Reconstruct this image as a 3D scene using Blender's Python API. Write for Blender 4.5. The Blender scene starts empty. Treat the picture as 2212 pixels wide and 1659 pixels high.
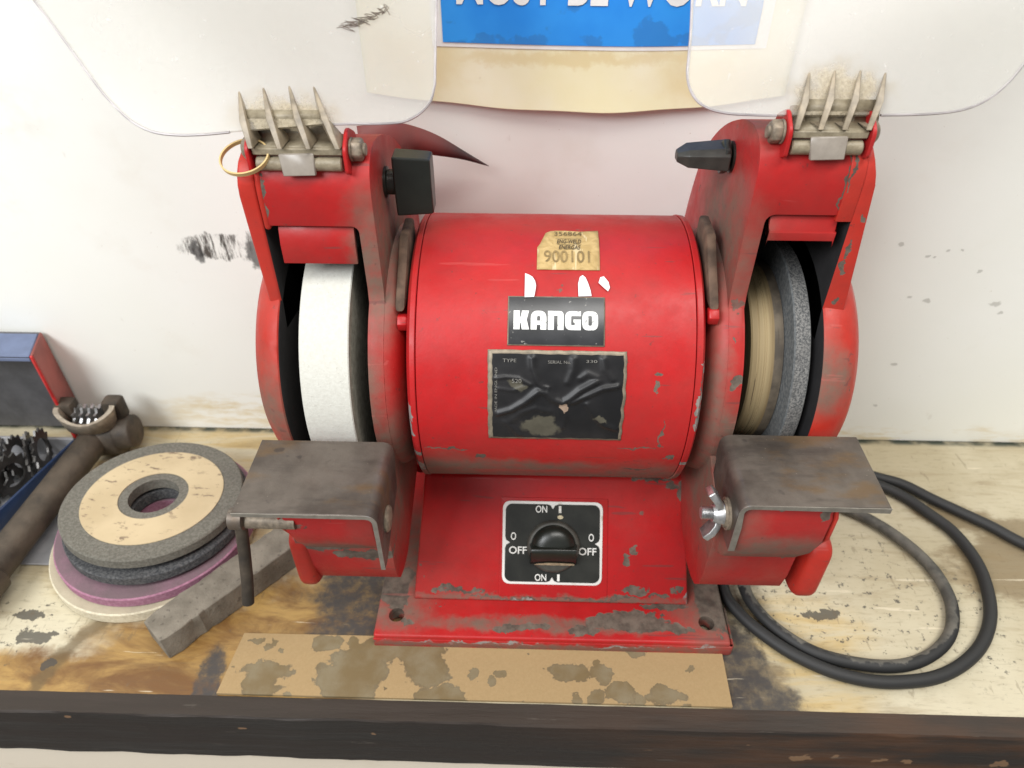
import bpy, bmesh, math, random
from mathutils import Vector, Matrix, noise as mnoise
random.seed(4)
SC = bpy.context.scene
COL = SC.collection
R_ = math.radians

# ---------------------------------------------------------------- camera, light, exposure
CAMH = .468
cam = bpy.data.cameras.new('camera'); camo = bpy.data.objects.new('camera', cam); COL.objects.link(camo)
cam.sensor_width = 36; cam.lens = 36*1534/2212; cam.clip_start = .01; cam.clip_end = 50
camo.location = (0, 0, CAMH); camo.rotation_euler = (R_(90-39.6), 0, R_(1.55))
cam.dof.use_dof = True; cam.dof.focus_distance = .40; cam.dof.aperture_fstop = 10
SC.camera = camo
w = bpy.data.worlds.new('World'); SC.world = w; w.use_nodes = True
w.node_tree.nodes['Background'].inputs[0].default_value = (1, .99, .97, 1)
w.node_tree.nodes['Background'].inputs[1].default_value = .36
def area(name, loc, tgt, sx, sy, power, col):
    l = bpy.data.lights.new(name, 'AREA'); l.shape = 'RECTANGLE'; l.size = sx; l.size_y = sy; l.energy = power; l.color = col
    o = bpy.data.objects.new(name, l); COL.objects.link(o); o.location = loc
    o.rotation_euler = (Vector(tgt)-Vector(loc)).to_track_quat('-Z', 'Y').to_euler()
    return o
area('window_light', (-1.0, -.75, 1.35), (0, .45, .18), 1.0, .7, 33, (.96, .98, 1))
area('ceiling_tube_light', (.55, -.30, 1.9), (.15, .45, .15), 1.5, .40, 27, (1, .975, .93))
SC.view_settings.view_transform = 'Standard'; SC.view_settings.look = 'None'
SC.view_settings.exposure = .02; SC.view_settings.gamma = 1
SC.cycles.max_bounces = 8; SC.cycles.transparent_max_bounces = 16

# ---------------------------------------------------------------- material helper
def srgb(r, g, b):
    f = lambda c: (c/255/12.92) if c/255 <= .04045 else ((c/255+.055)/1.055)**2.4
    return (f(r), f(g), f(b), 1)
class MT:
    def __init__(s, name, rough=.5, metal=0, spec=.5):
        s.m = bpy.data.materials.new(name); s.m.use_nodes = True; s.t = s.m.node_tree; s.n = s.t.nodes
        s.b = s.n['Principled BSDF']; s.b.inputs['Roughness'].default_value = rough; s.b.inputs['Metallic'].default_value = metal
        s.b.inputs['Specular IOR Level'].default_value = spec
        s.P = s.n.new('ShaderNodeNewGeometry').outputs['Position']
    def put(s, sock, v):
        if isinstance(v, bpy.types.NodeSocket): s.t.links.new(v, sock)
        else:
            if sock.type == 'RGBA' and len(v) == 3: v = (*v, 1)
            sock.default_value = v
    def math(s, op, a, b=0.):
        n = s.n.new('ShaderNodeMath'); n.operation = op; s.put(n.inputs[0], a); s.put(n.inputs[1], b); return n.outputs[0]
    def vm(s, op, a, b=(0, 0, 0)):
        n = s.n.new('ShaderNodeVectorMath'); n.operation = op; s.put(n.inputs[0], a); s.put(n.inputs[1], b)
        return n.outputs['Value'] if op in ('LENGTH', 'DOT_PRODUCT') else n.outputs[0]
    def noise(s, sc, det=4, rough=.55, stretch=None, off=None, dist=0):
        v = s.P
        if off: v = s.vm('ADD', v, off)
        if stretch: v = s.vm('MULTIPLY', v, stretch)
        n = s.n.new('ShaderNodeTexNoise'); s.put(n.inputs['Vector'], v); n.inputs['Scale'].default_value = sc
        n.inputs['Detail'].default_value = det; n.inputs['Roughness'].default_value = rough; n.inputs['Distortion'].default_value = dist
        return n.outputs['Fac']
    def sm(s, x, a, b, lo=0., hi=1.):
        n = s.n.new('ShaderNodeMapRange'); n.interpolation_type = 'SMOOTHSTEP'
        s.put(n.inputs[0], x); n.inputs[1].default_value = a; n.inputs[2].default_value = b; n.inputs[3].default_value = lo; n.inputs[4].default_value = hi
        return n.outputs[0]
    def mix(s, f, a, b, mode='MIX'):
        n = s.n.new('ShaderNodeMix'); n.data_type = 'RGBA'; n.blend_type = mode
        s.put(n.inputs[0], f); s.put(n.inputs[6], a); s.put(n.inputs[7], b); return n.outputs[2]
    def mx(s, *a):
        r = a[0]
        for q in a[1:]: r = s.math('MAXIMUM', r, q)
        return r
    def mul(s, *a):
        r = a[0]
        for q in a[1:]: r = s.math('MULTIPLY', r, q)
        return r
    def blob(s, c, r, wob=.5, nz=None, soft=.08):
        d = s.vm('LENGTH', s.vm('DIVIDE', s.vm('SUBTRACT', s.warp(), c), r))
        if nz is None: nz = s.noise(60, 3)
        d = s.math('ADD', d, s.math('MULTIPLY', s.math('SUBTRACT', nz, .5), wob*2))
        return s.sm(d, 1+soft, 1-soft)
    def warp(s):
        if not hasattr(s, 'W'):
            def col(sc, amp, det):
                n = s.n.new('ShaderNodeTexNoise'); s.put(n.inputs['Vector'], s.P); n.inputs['Scale'].default_value = sc; n.inputs['Detail'].default_value = det; n.inputs['Roughness'].default_value = .6
                return s.vm('MULTIPLY', s.vm('SUBTRACT', n.outputs['Color'], (.5, .5, .5)), (amp,)*3)
            s.W = s.vm('ADD', s.vm('ADD', s.P, col(*s.warp1)), col(*s.warp2))
        return s.W
    warp1 = (75, .015, 4); warp2 = (260, .0045, 3)
    def blobs(s, lst, wob=.5, nz=None, soft=.08):
        return s.mx(*[s.blob(c, r, wob, nz, soft) for c, r in lst])
    def comp(s, i):
        n = s.n.new('ShaderNodeSeparateXYZ'); s.put(n.inputs[0], s.P); return n.outputs[i]
    def color(s, v): s.put(s.b.inputs['Base Color'], v); return s
    def rough(s, v): s.put(s.b.inputs['Roughness'], v); return s
    def bump(s, h, strength=.3, dist=.001):
        n = s.n.new('ShaderNodeBump'); n.inputs['Strength'].default_value = strength; n.inputs['Distance'].default_value = dist
        s.put(n.inputs['Height'], h); s.t.links.new(n.outputs[0], s.b.inputs['Normal']); return s

def plain(name, col, rough=.5, metal=0, var=.25, sc=80, bump=.1, spec=.5):
    k = MT(name, rough, metal, spec); n = k.noise(sc, 5, .6)
    d = tuple(c*(1-var) for c in col[:3]); l = tuple(min(1, c*(1+var)) for c in col[:3])
    k.color(k.mix(k.sm(n, .3, .7), d, l)); k.bump(k.noise(sc*6, 3), bump, .0005); return k.m

# ---------------------------------------------------------------- mesh helpers
ROOTLOC = {}
def link(o, parent):
    COL.objects.link(o)
    if parent is not None: o.parent = parent
def absloc(o):
    v = Vector((0, 0, 0))
    while o is not None: v += o.location; o = o.parent
    return v
def thing(name, label, cat, loc, group=None):
    o = bpy.data.objects.new(name, None); COL.objects.link(o); o.location = loc; o.empty_display_size = .02
    o['label'] = label; o['category'] = cat
    if group: o['group'] = group
    return o
def tag(o, label=None, cat=None, group=None, kind=None):
    for k, v in (('label', label), ('category', cat), ('group', group), ('kind', kind)):
        if v: o[k] = v
    return o
def mk(name, verts, faces, mat, parent=None, bevel=0, seg=2, ang=35, smooth=40, origin=None):
    """verts are given in scene coordinates and stored relative to the parent"""
    me = bpy.data.meshes.new(name)
    base = absloc(parent) if parent is not None else Vector((0, 0, 0))
    loc = Vector(origin)-base if origin is not None else Vector((0, 0, 0))
    me.from_pydata([tuple(Vector(v)-base-loc) for v in verts], [], faces)
    return fin(name, me, mat, parent, bevel, seg, ang, smooth, loc)
def fin(name, me, mat, parent, bevel=0, seg=2, ang=35, smooth=40, loc=(0, 0, 0), recalc=True):
    bm = bmesh.new(); bm.from_mesh(me)
    if recalc: bmesh.ops.recalc_face_normals(bm, faces=bm.faces)
    if bevel:
        es = [e for e in bm.edges if len(e.link_faces) == 2 and e.calc_face_angle(0) > R_(ang)]
        bmesh.ops.bevel(bm, geom=es, offset=bevel, segments=seg, profile=.5, affect='EDGES', clamp_overlap=True)
    for f in bm.faces: f.smooth = smooth > 0
    bm.to_mesh(me); bm.free()
    if smooth: me.set_sharp_from_angle(angle=R_(smooth))
    for m_ in (mat if isinstance(mat, (list, tuple)) else [mat]): me.materials.append(m_)
    o = bpy.data.objects.new(name, me); link(o, parent); o.location = loc
    return o
class B:
    """collects shapes in scene coordinates into one mesh"""
    def __init__(s): s.v = []; s.f = []
    def add(s, v, f):
        k = len(s.v); s.v += [tuple(p) for p in v]; s.f += [tuple(i+k for i in q) for q in f]; return s
    def box(s, a, b):
        x0, y0, z0 = a; x1, y1, z1 = b
        return s.add([(x, y, z) for z in (z0, z1) for x, y in ((x0, y0), (x1, y0), (x1, y1), (x0, y1))],
                     [(0, 3, 2, 1), (4, 5, 6, 7), (0, 1, 5, 4), (1, 2, 6, 5), (2, 3, 7, 6), (3, 0, 4, 7)])
    def prism(s, prof, x0, x1, fx=None):
        """prof: (y, z) polygon; fx(side, y, z) may override x"""
        n = len(prof); g = fx or (lambda e, y, z: (x0, x1)[e])
        v = [(g(0, y, z), y, z) for y, z in prof]+[(g(1, y, z), y, z) for y, z in prof]
        return s.add(v, [tuple(range(n)), tuple(range(2*n-1, n-1, -1))]+[(i, (i+1) % n, n+(i+1) % n, n+i) for i in range(n)])
    def slab(s, poly, z0, z1):
        n = len(poly)
        return s.add([(x, y, z0) for x, y in poly]+[(x, y, z1) for x, y in poly],
                     [tuple(range(n-1, -1, -1)), tuple(range(n, 2*n))]+[(i, (i+1) % n, n+(i+1) % n, n+i) for i in range(n)])
    def lathe(s, prof, o, ax, seg=48, closed=False):
        """prof: (distance along axis, radius)"""
        ax = Vector(ax).normalized(); e1 = ax.orthogonal().normalized(); e2 = ax.cross(e1); o = Vector(o); v = []; f = []
        for d, r in prof:
            for i in range(seg):
                a = 2*math.pi*i/seg; v.append(o+ax*d+(e1*math.cos(a)+e2*math.sin(a))*r)
        m = len(prof)
        for j in range(m if closed else m-1):
            j2 = (j+1) % m
            for i in range(seg):
                f.append((j*seg+i, j*seg+(i+1) % seg, j2*seg+(i+1) % seg, j2*seg+i))
        if not closed: f.append(tuple(range(seg-1, -1, -1))); f.append(tuple(range((m-1)*seg, m*seg)))
        return s.add(v, f)
    def hexa(s, o, ax, r, h, rot=0):
        ax = Vector(ax).normalized(); e1 = ax.orthogonal().normalized(); e2 = ax.cross(e1); o = Vector(o)
        ring = lambda d, q: [o+ax*d+(e1*math.cos(rot+math.pi/3*i)+e2*math.sin(rot+math.pi/3*i))*q for i in range(6)]
        v = ring(0, r)+ring(h*.82, r)+ring(h, r*.86)
        f = [tuple(range(5, -1, -1)), tuple(range(12, 18))]
        for j in (0, 6): f += [(j+i, j+(i+1) % 6, j+6+(i+1) % 6, j+6+i) for i in range(6)]
        return s.add(v, f)
    def tube(s, pts, r, seg=14, rf=None):
        pts = [Vector(p) for p in pts]; v = []; f = []; up = Vector((0, 0, 1)); m = len(pts)
        for i, p in enumerate(pts):
            d = (pts[min(i+1, m-1)]-pts[max(i-1, 0)]).normalized()
            e1 = d.cross(up)
            if e1.length < .05: e1 = d.cross(Vector((0, 1, 0)))
            e1.normalize(); e2 = e1.cross(d); rr = rf(i/(m-1)) if rf else r
            for k in range(seg):
                a = 2*math.pi*k/seg; v.append(p+(e1*math.cos(a)+e2*math.sin(a))*rr)
        for i in range(m-1):
            for k in range(seg): f.append((i*seg+k, i*seg+(k+1) % seg, (i+1)*seg+(k+1) % seg, (i+1)*seg+k))
        f.append(tuple(range(seg-1, -1, -1))); f.append(tuple(range((m-1)*seg, m*seg)))
        return s.add(v, f)
    def out(s, name, mat, parent=None, **k): return mk(name, s.v, s.f, mat, parent, **k)
def smooth_pts(pts, n=8):
    P = [Vector(p) for p in pts]; out = []
    for i in range(len(P)-1):
        a = P[max(i-1, 0)]; b = P[i]; c = P[i+1]; d = P[min(i+2, len(P)-1)]
        for k in range(n):
            t = k/n; out.append(.5*((2*b)+(c-a)*t+(2*a-5*b+4*c-d)*t*t+(3*b-a-3*c+d)*t**3))
    out.append(P[-1]); return out
def rpoly(pts, n=4):
    """pts: (x, y, radius) -> polygon with rounded corners"""
    out = []; m = len(pts)
    for i in range(m):
        p = Vector(pts[i][:2]); r = pts[i][2] if len(pts[i]) > 2 else 0
        if r <= 0: out.append(tuple(p)); continue
        a = Vector(pts[i-1][:2])-p; b = Vector(pts[(i+1) % m][:2])-p
        la, lb = a.length, b.length; a.normalize(); b.normalize()
        th = a.angle(b); d = min(r/math.tan(th/2), la*.49, lb*.49)
        q0 = p+a*d; q1 = p+b*d
        for k in range(n+1):
            t = k/n; out.append(tuple((1-t)**2*q0+2*t*(1-t)*p+t*t*q1))
    return out
def arc(cx, cy, r, a0, a1, n):
    return [(cx+r*math.cos(R_(a0+(a1-a0)*i/n)), cy+r*math.sin(R_(a0+(a1-a0)*i/n))) for i in range(n+1)]
def curve_mesh(name, polys):
    """flat filled mesh from nested outlines (even-odd)"""
    cu = bpy.data.curves.new(name, 'CURVE'); cu.dimensions = '2D'; cu.fill_mode = 'FRONT'
    for p in polys:
        sp = cu.splines.new('POLY'); sp.points.add(len(p)-1); sp.use_cyclic_u = True
        for q, (x, y) in zip(sp.points, p): q.co = (x, y, 0, 1)
    return bake(cu)
def bake(data):
    o = bpy.data.objects.new('tmp', data); COL.objects.link(o)
    dg = bpy.context.evaluated_depsgraph_get(); me = bpy.data.meshes.new_from_object(o.evaluated_get(dg))
    bpy.data.objects.remove(o); return me
def text_mesh(body, size=1, bold=0, shear=0, space=1):
    cu = bpy.data.curves.new('txt', 'FONT'); cu.body = body; cu.size = size; cu.offset = bold; cu.shear = shear; cu.space_character = space
    cu.resolution_u = 4
    return bake(cu)
def fit_rect(me, x0, y0, x1, y1):
    xs = [v.co.x for v in me.vertices]; ys = [v.co.y for v in me.vertices]
    ax, bx, ay, by = min(xs), max(xs), min(ys), max(ys)
    return [(x0+(v.co.x-ax)/(bx-ax)*(x1-x0), y0+(v.co.y-ay)/(by-ay)*(y1-y0)) for v in me.vertices], [tuple(p.vertices) for p in me.polygons]
def boolean(o, cutters, op='DIFFERENCE'):
    for c in cutters:
        md = o.modifiers.new('b', 'BOOLEAN'); md.operation = op; md.object = c; md.solver = 'EXACT'
    dg = bpy.context.evaluated_depsgraph_get(); me = bpy.data.meshes.new_from_object(o.evaluated_get(dg))
    o.modifiers.clear(); o.data = me
    for c in cutters: bpy.data.objects.remove(c)
    return o
def resmooth(o, bevel=0, seg=2, ang=40, smooth=40):
    me = o.data; bm = bmesh.new(); bm.from_mesh(me); bmesh.ops.remove_doubles(bm, verts=bm.verts, dist=1e-5)
    bmesh.ops.dissolve_degenerate(bm, edges=bm.edges, dist=1e-5)
    if bevel:
        es = [e for e in bm.edges if len(e.link_faces) == 2 and e.calc_face_angle(0) > R_(ang)]
        bmesh.ops.bevel(bm, geom=es, offset=bevel, segments=seg, profile=.5, affect='EDGES', clamp_overlap=True)
    for f in bm.faces: f.smooth = True
    bm.to_mesh(me); bm.free(); me.set_sharp_from_angle(angle=R_(smooth))

# ---------------------------------------------------------------- materials
def red_paint(name, base=(.44, .0105, .012), chips=(), chipcol=(.115, .092, .072), grime=(), bare=(), rough=.36, chipth=.5, fine=.66):
    k = MT(name, rough, spec=.36); n1 = k.noise(14, 4); n2 = k.noise(70, 5, .65)
    c = k.mix(k.sm(n1, .3, .7), tuple(q*.86 for q in base), tuple(min(1, q*1.08) for q in base))
    # ground-in dust: a thin greyish brown film, thicker where named
    film = k.mul(k.sm(k.noise(9, 5, .6, off=(3, 1, 2)), .42, .75), .15)
    if grime: film = k.mx(film, k.mul(k.blobs(grime, .45, k.noise(22, 4, .6), .55), k.sm(k.noise(120, 4, .6), .2, .7, .55, .95)))
    c = k.mix(film, c, (.16, .115, .085))
    sp = k.sm(k.noise(260, 3, .6), .66, .74)
    c = k.mix(k.mul(sp, .55), c, (.10, .035, .03))
    scr = k.mul(k.sm(k.noise(55, 3, .5, stretch=(.25, 3, 3), off=(1, 5, 0)), .685, .70), .5)
    c = k.mix(scr, c, (.13, .05, .045))
    chip = k.mul(k.sm(k.noise(58, 5, .62, off=(.7, .2, .4)), fine, fine+.012), .8)
    if chips: chip = k.mx(chip, k.blobs(chips, .75, k.noise(75, 5, .62), .035))
    c = k.mix(chip, c, k.mix(k.sm(k.noise(110, 5, .65), .3, .7), tuple(q*.6 for q in chipcol), tuple(q*1.5 for q in chipcol)))
    r = k.mix(k.mx(chip, film), (rough,)*3, (.7,)*3)
    if bare:
        bb = k.blobs(bare, .7, k.noise(160, 4), .05); c = k.mix(k.mul(bb, k.sm(k.noise(140, 4, .65, off=(9, 1, 1)), .36, .56)), c, (.27, .265, .25))
    ln = k.sm(k.noise(90, 3, .55, stretch=(.12, 1.5, 1.5), off=(3, 3, 8)), .70, .715)
    c = k.mix(k.mul(ln, .16), c, (.62, .16, .14)); edge_ = k.sm(k.noise(150, 5, .7), .35, .75); c = k.mix(k.mul(edge_, .16), c, (.12, .03, .025))
    k.color(c); k.rough(k.mix(k.sm(k.noise(45, 5, .65), .35, .7), r, k.mix(.5, r, (.75,)*3)))
    h = k.math('ADD', k.math('MULTIPLY', k.noise(330, 3, .6), .35), k.math('SUBTRACT', 1., chip)); k.bump(k.math('ADD', h, k.math('MULTIPLY', k.noise(45, 4), .8)), .3, .0007)
    return k.m
YC, ZC, RM = .385, .183, .0865
MX = .0155
G = lambda *a: list(a)
M = {}
M['motor'] = red_paint('motor_red_paint', chips=[((.070, .303, .150), (.010, .02, .0012)), ((.066, .3035, .174), (.013, .02, .0007)), ((.078, .300, .185), (.0006, .02, .011)), ((-.04, .318, .128), (.012, .02, .003)), ((.085, .302, .165), (.003, .02, .002)),
        ((-.048, .300, .170), (.013, .02, .0008)), ((.055, .318, .128), (.014, .02, .003)), ((.0745, .312, .223), (.002, .02, .002)), ((-.028, .302, .162), (.003, .02, .003)), ((.072, .302, .214), (.0015, .02, .003))],
        grime=[((.015, .322, .120), (.11, .035, .026)), ((-.050, .315, .135), (.03, .03, .028)), ((.072, .31, .138), (.03, .03, .02)), ((-.01, .303, .150), (.06, .02, .008))], fine=.70)
M['ring'] = red_paint('end_ring_red_paint', base=(.43, .0105, .012), chips=[((.0985, .303, .207), (.0022, .02, .004)), ((.0955, .301, .158), (.005, .02, .002)), ((-.0665, .30, .165), (.003, .02, .002)), ((-.066, .305, .148), (.004, .02, .006)), ((.097, .30, .205), (.001, .02, .02))],
        bare=[((.0988, .305, .198), (.0016, .03, .012)), ((-.0672, .305, .192), (.0018, .03, .010)), ((.0985, .305, .235), (.001, .02, .002)), ((.0975, .305, .224), (.001, .02, .003))],
        chipcol=(.20, .18, .16), grime=[((-.066, .325, .125), (.02, .04, .03)), ((.0975, .325, .125), (.02, .04, .028))], fine=.71)
M['guard'] = red_paint('guard_red_paint', base=(.42, .013, .013), chips=[((-.127, .255, .172), (.010, .03, .006)), ((-.094, .255, .171), (.008, .03, .006)), ((-.098, .262, .107), (.022, .03, .004)), ((-.12, .262, .113), (.016, .03, .003)), ((-.1385, .338, .320), (.0017, .02, .012)), ((-.1378, .338, .304), (.0012, .02, .008)), ((.1555, .338, .326), (.0012, .02, .012)), ((.1562, .338, .310), (.001, .02, .008)),
        ((.117, .255, .178), (.02, .03, .002)), ((.160, .255, .174), (.004, .02, .004)), ((.153, .262, .115), (.006, .03, .003)), ((.1175, .305, .215), (.0025, .03, .005)), ((.117, .305, .235), (.001, .03, .004))],
        grime=[((-.075, .33, .14), (.03, .08, .055)), ((.108, .33, .15), (.025, .09, .06)), ((-.115, .34, .345), (.05, .05, .015)), ((-.115, .25, .125), (.05, .05, .014)), ((-.10, .31, .19), (.02, .03, .05)), ((-.09, .32, .165), (.02, .04, .02)), ((-.083, .36, .27), (.014, .08, .04)),
               ((.11, .38, .27), (.02, .05, .04)), ((.13, .36, .35), (.05, .04, .012)), ((.14, .25, .14), (.05, .05, .016)), ((.105, .33, .19), (.012, .05, .05)), ((.115, .31, .18), (.02, .03, .02))], fine=.70)
M['cover'] = red_paint('cover_red_paint', base=(.48, .027, .016), chips=[((.1685, .34, .285), (.0022, .02, .006)), ((.168, .34, .274), (.0018, .02, .005)), ((.1715, .34, .303), (.0016, .02, .002)), ((.1685, .34, .252), (.0015, .02, .002)), ((.1575, .338, .326), (.0008, .02, .010))],
        grime=[((.165, .32, .215), (.016, .05, .022)), ((-.147, .33, .19), (.014, .05, .03)), ((-.16, .35, .15), (.02, .06, .014)), ((-.143, .335, .20), (.01, .03, .02))], fine=.715)
M['base'] = red_paint('base_red_paint', chips=[((.075, .284, .015), (.031, .0085, .02)), ((.105, .279, .015), (.018, .0045, .02)), ((.045, .276, .015), (.014, .0035, .02)), ((.0, .277, .015), (.02, .003, .02)), ((-.012, .276, .015), (.01, .004, .02)), ((-.082, .279, .015), (.006, .003, .02)),
        ((.1, .297, .017), (.016, .003, .01)), ((.14, .31, .015), (.014, .034, .02)), ((-.095, .31, .015), (.012, .02, .02))],
        grime=[((-.09, .33, .015), (.03, .05, .02)), ((.135, .32, .015), (.03, .06, .03)), ((-.09, .285, .015), (.026, .014, .02)), ((.0, .27, .006), (.18, .01, .004)), ((.02, .28, .015), (.13, .006, .02))],
        bare=[((-.03, .2685, .0095), (.06, .003, .0008)), ((.07, .2685, .0085), (.03, .003, .0008)), ((.125, .2685, .010), (.008, .003, .0012))])
M['ped'] = red_paint('pedestal_red_paint', chips=[((-.052, .302, .0225), (.016, .006, .0024)), ((-.035, .301, .0215), (.009, .006, .0016)), ((.082, .303, .0245), (.011, .006, .0018)), ((.098, .301, .0215), (.007, .006, .0016)), ((.111, .304, .026), (.005, .006, .002)), ((.072, .3, .02), (.009, .006, .0011)),
        ((.104, .350, .087), (.004, .01, .003)), ((.112, .349, .084), (.003, .01, .006)), ((.086, .354, .091), (.014, .01, .0012)), ((.079, .322, .047), (.003, .006, .003)), ((.073, .318, .042), (.002, .006, .005)), ((.05, .3, .0185), (.02, .006, .0008)), ((-.01, .3, .0185), (.03, .006, .0008))],
        grime=[((.02, .298, .018), (.12, .01, .003))], bare=[((.118, .3, .02), (.002, .01, .003)), ((-.005, .2985, .0178), (.010, .004, .0008))], fine=.70)
M['ear'] = red_paint('hinge_ear_red_paint', fine=.74)
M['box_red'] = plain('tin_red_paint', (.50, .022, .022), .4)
M['box_red_shaded'] = plain('tin_red_paint_shaded', (.30, .085, .07), .55, 0, .2, 30)  # darker copy of the tin red; shade on the lid side painted into the colour
M['soot'] = plain('sooty_guard_lining', (.012, .011, .012), .9)
k = MT('eye_shield_plastic', .22)
tr = k.n.new('ShaderNodeBsdfTransparent'); tr.inputs[0].default_value = (.985, .98, .965, 1)
mxn = k.n.new('ShaderNodeMixShader'); k.t.links.new(tr.outputs[0], mxn.inputs[1]); k.t.links.new(k.b.outputs[0], mxn.inputs[2])
hz = k.math('ADD', k.sm(k.noise(11, 4), .3, .8, .29, .43), k.mul(k.sm(k.noise(240, 3, .6), .69, .73), .25))
hz = k.mx(hz, k.mul(k.blobs([((-.119, .34, .348), (.023, .05, .009)), ((.147, .34, .359), (.020, .05, .011))], .6, k.noise(90, 4), .4), k.sm(k.noise(700, 3, .7), .3, .7, .5, .8)))
k.t.links.new(hz, mxn.inputs[0]); k.t.links.new(mxn.outputs[0], k.n['Material Output'].inputs[0]); M['shield'] = k.m
dust = k.mix(k.sm(k.noise(600, 4, .7), .3, .7), (.36, .30, .20), (.50, .43, .31))
k.color(k.mix(k.blobs([((-.119, .34, .347), (.024, .05, .010)), ((.147, .34, .358), (.021, .05, .012))], .6, k.noise(90, 4), .4), (.56, .55, .52), dust))
M['shieldedge'] = plain('shield_edge_plastic', (.50, .46, .47), .3, 0, .2, 60)
k = MT('dusty_hinge_plastic', .45); k.color(k.mix(k.sm(k.noise(220, 5, .7), .3, .72), (.23, .19, .125), (.37, .315, .22)))
tr = k.n.new('ShaderNodeBsdfTransparent'); mxn = k.n.new('ShaderNodeMixShader'); k.t.links.new(tr.outputs[0], mxn.inputs[1]); k.t.links.new(k.b.outputs[0], mxn.inputs[2])
mxn.inputs[0].default_value = .86; k.t.links.new(mxn.outputs[0], k.n['Material Output'].inputs[0]); k.bump(k.noise(500, 3, .7), .5, .0006); M['hinge'] = k.m
k = MT('clear_clip_plastic', .3); k.color(k.mix(k.noise(300, 4), (.22, .19, .16), (.33, .29, .245)))
M['clip'] = k.m
M['rib'] = plain('smoky_rib_plastic', (.27, .22, .155), .4, 0, .35, 120)
k = MT('worn_steel', .42, .55)
c = k.mix(k.sm(k.noise(30, 5, .6), .3, .7), (.085, .07, .058), (.165, .14, .118))
c = k.mix(k.mul(k.sm(k.noise(24, 4, .6, stretch=(1, 2.2, 1), off=(2, 0, 0)), .5, .68), .7), c, (.17, .105, .05))
c = k.mix(k.mul(k.sm(k.noise(520, 2, .6), .72, .76), .6), c, (.42, .37, .30))
c = k.mix(k.mul(k.sm(k.noise(35, 5, .65, stretch=(.4, 2, 1), off=(5, 0, 2)), .5, .7), .6), c, (.055, .045, .04))
c = k.mix(k.mul(k.sm(k.noise(45, 3), .66, .7), .6), c, (.05, .042, .04))
k.color(c); k.rough(k.sm(k.noise(50, 4), .3, .7, .36, .62)); k.bump(k.noise(350, 4, .65), .25, .0005); M['steel'] = k.m
k = MT('bright_steel_edge', .38, .8); k.color(k.mix(k.noise(200, 4), (.22, .20, .17), (.50, .47, .42))); k.bump(k.noise(300), .2, .0005); M['edge'] = k.m
M['zinc'] = plain('zinc_plate', (.52, .52, .52), .33, .9, .25, 200)
M['dirty_bolt'] = plain('dirty_bolt', (.24, .195, .145), .55, .35, .3, 300)
M['black'] = plain('black_plastic', (.012, .014, .011), .32, 0, .2, 60, .12)
M['swknob'] = plain('dusty_black_plastic', (.05, .048, .04), .5, 0, .4, 70); M['greyblack'] = plain('scuffed_black_plastic', (.035, .033, .028), .42, 0, .3, 90, .15)
k = MT('white_wheel_grit', .95, spec=.1); c = k.mix(k.sm(k.noise(420, 3, .7), .3, .72), (.585, .575, .52), (.64, .635, .58))
c = k.mix(k.mul(k.sm(k.noise(700, 2), .66, .72), .3), c, (.35, .32, .28)); c = k.mix(k.mul(k.sm(k.noise(16, 3, stretch=(2, 1, 1)), .5, .75), .3), c, (.48, .45, .36))
k.color(c); k.bump(k.noise(700, 3, .7), .35, .0006); M['whitewheel'] = k.m
M['wheelside'] = plain('white_wheel_side', (.30, .28, .23), .95, 0, .2, 200, .6, .1)
def grit(name, a, b, sc=500, top=None):
    k = MT(name, .9, spec=.2); c = k.mix(k.sm(k.noise(sc, 2, .7), .35, .68), a, b)
    if top:
        g = k.n.new('ShaderNodeNewGeometry').outputs['Normal']; z = k.n.new('ShaderNodeSeparateXYZ'); k.put(z.inputs[0], g); c = k.mix(k.mul(k.sm(z.outputs[2], .8, .95), k.sm(k.noise(40, 4), .25, .6, .65, 1)), c, top)
    c = k.mix(k.mul(k.sm(k.noise(30, 4), .45, .75), .3), c, (.10, .09, .08)); k.color(c); k.bump(k.noise(sc*1.3, 2, .7), .6, .0007); return k.m
M['greygrit'] = grit('grey_grit', (.085, .088, .09), (.25, .245, .235), 800)
M['greyside'] = grit('grey_wheel_side', (.12, .13, .135), (.20, .205, .205), 420)
M['stackgrey'] = grit('stack_grey_grit', (.125, .118, .098), (.185, .175, .148), 520)
M['stackdark'] = grit('stack_dark_grit', (.05, .052, .056), (.12, .12, .12), 520)
M['pink'] = grit('pink_grit', (.33, .15, .22), (.42, .21, .29), 420, (.185, .125, .14))
M['cream'] = grit('cream_grit', (.58, .52, .38), (.70, .64, .49), 420, (.42, .37, .27))
k = MT('brown_drum', .7); st = k.noise(45, 4, .55, stretch=(5, .10, .10)); c = k.mix(k.sm(st, .34, .66), (.22, .155, .075), (.40, .305, .165))
c = k.mix(k.sm(k.comp(0), .1445, .1452), c, k.mix(k.sm(k.noise(90, 5), .3, .7), (.075, .06, .045), (.17, .135, .095))); c = k.mix(k.mul(k.sm(k.noise(60, 5, stretch=(9, .2, .2)), .62, .66), .7), c, (.06, .04, .02))
k.color(c); k.bump(st, .4, .001); M['drum'] = k.m
k = MT('blotter_paper', .75); pn = k.noise(55, 4)
c = k.mix(k.sm(k.noise(20, 4), .3, .7), (.46, .36, .215), (.56, .45, .28))
c = k.mix(k.mul(k.sm(k.noise(130, 4, .7, stretch=(.7, 1.6, 1)), .56, .64), k.sm(k.noise(28, 2), .40, .55), .85), c, (.16, .11, .075)); k.color(c); M['blotter'] = k.m
k = MT('brown_cardboard', .85); f = k.noise(600, 3, .7); c = k.mix(f, (.305, .205, .095), (.39, .275, .138))
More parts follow.
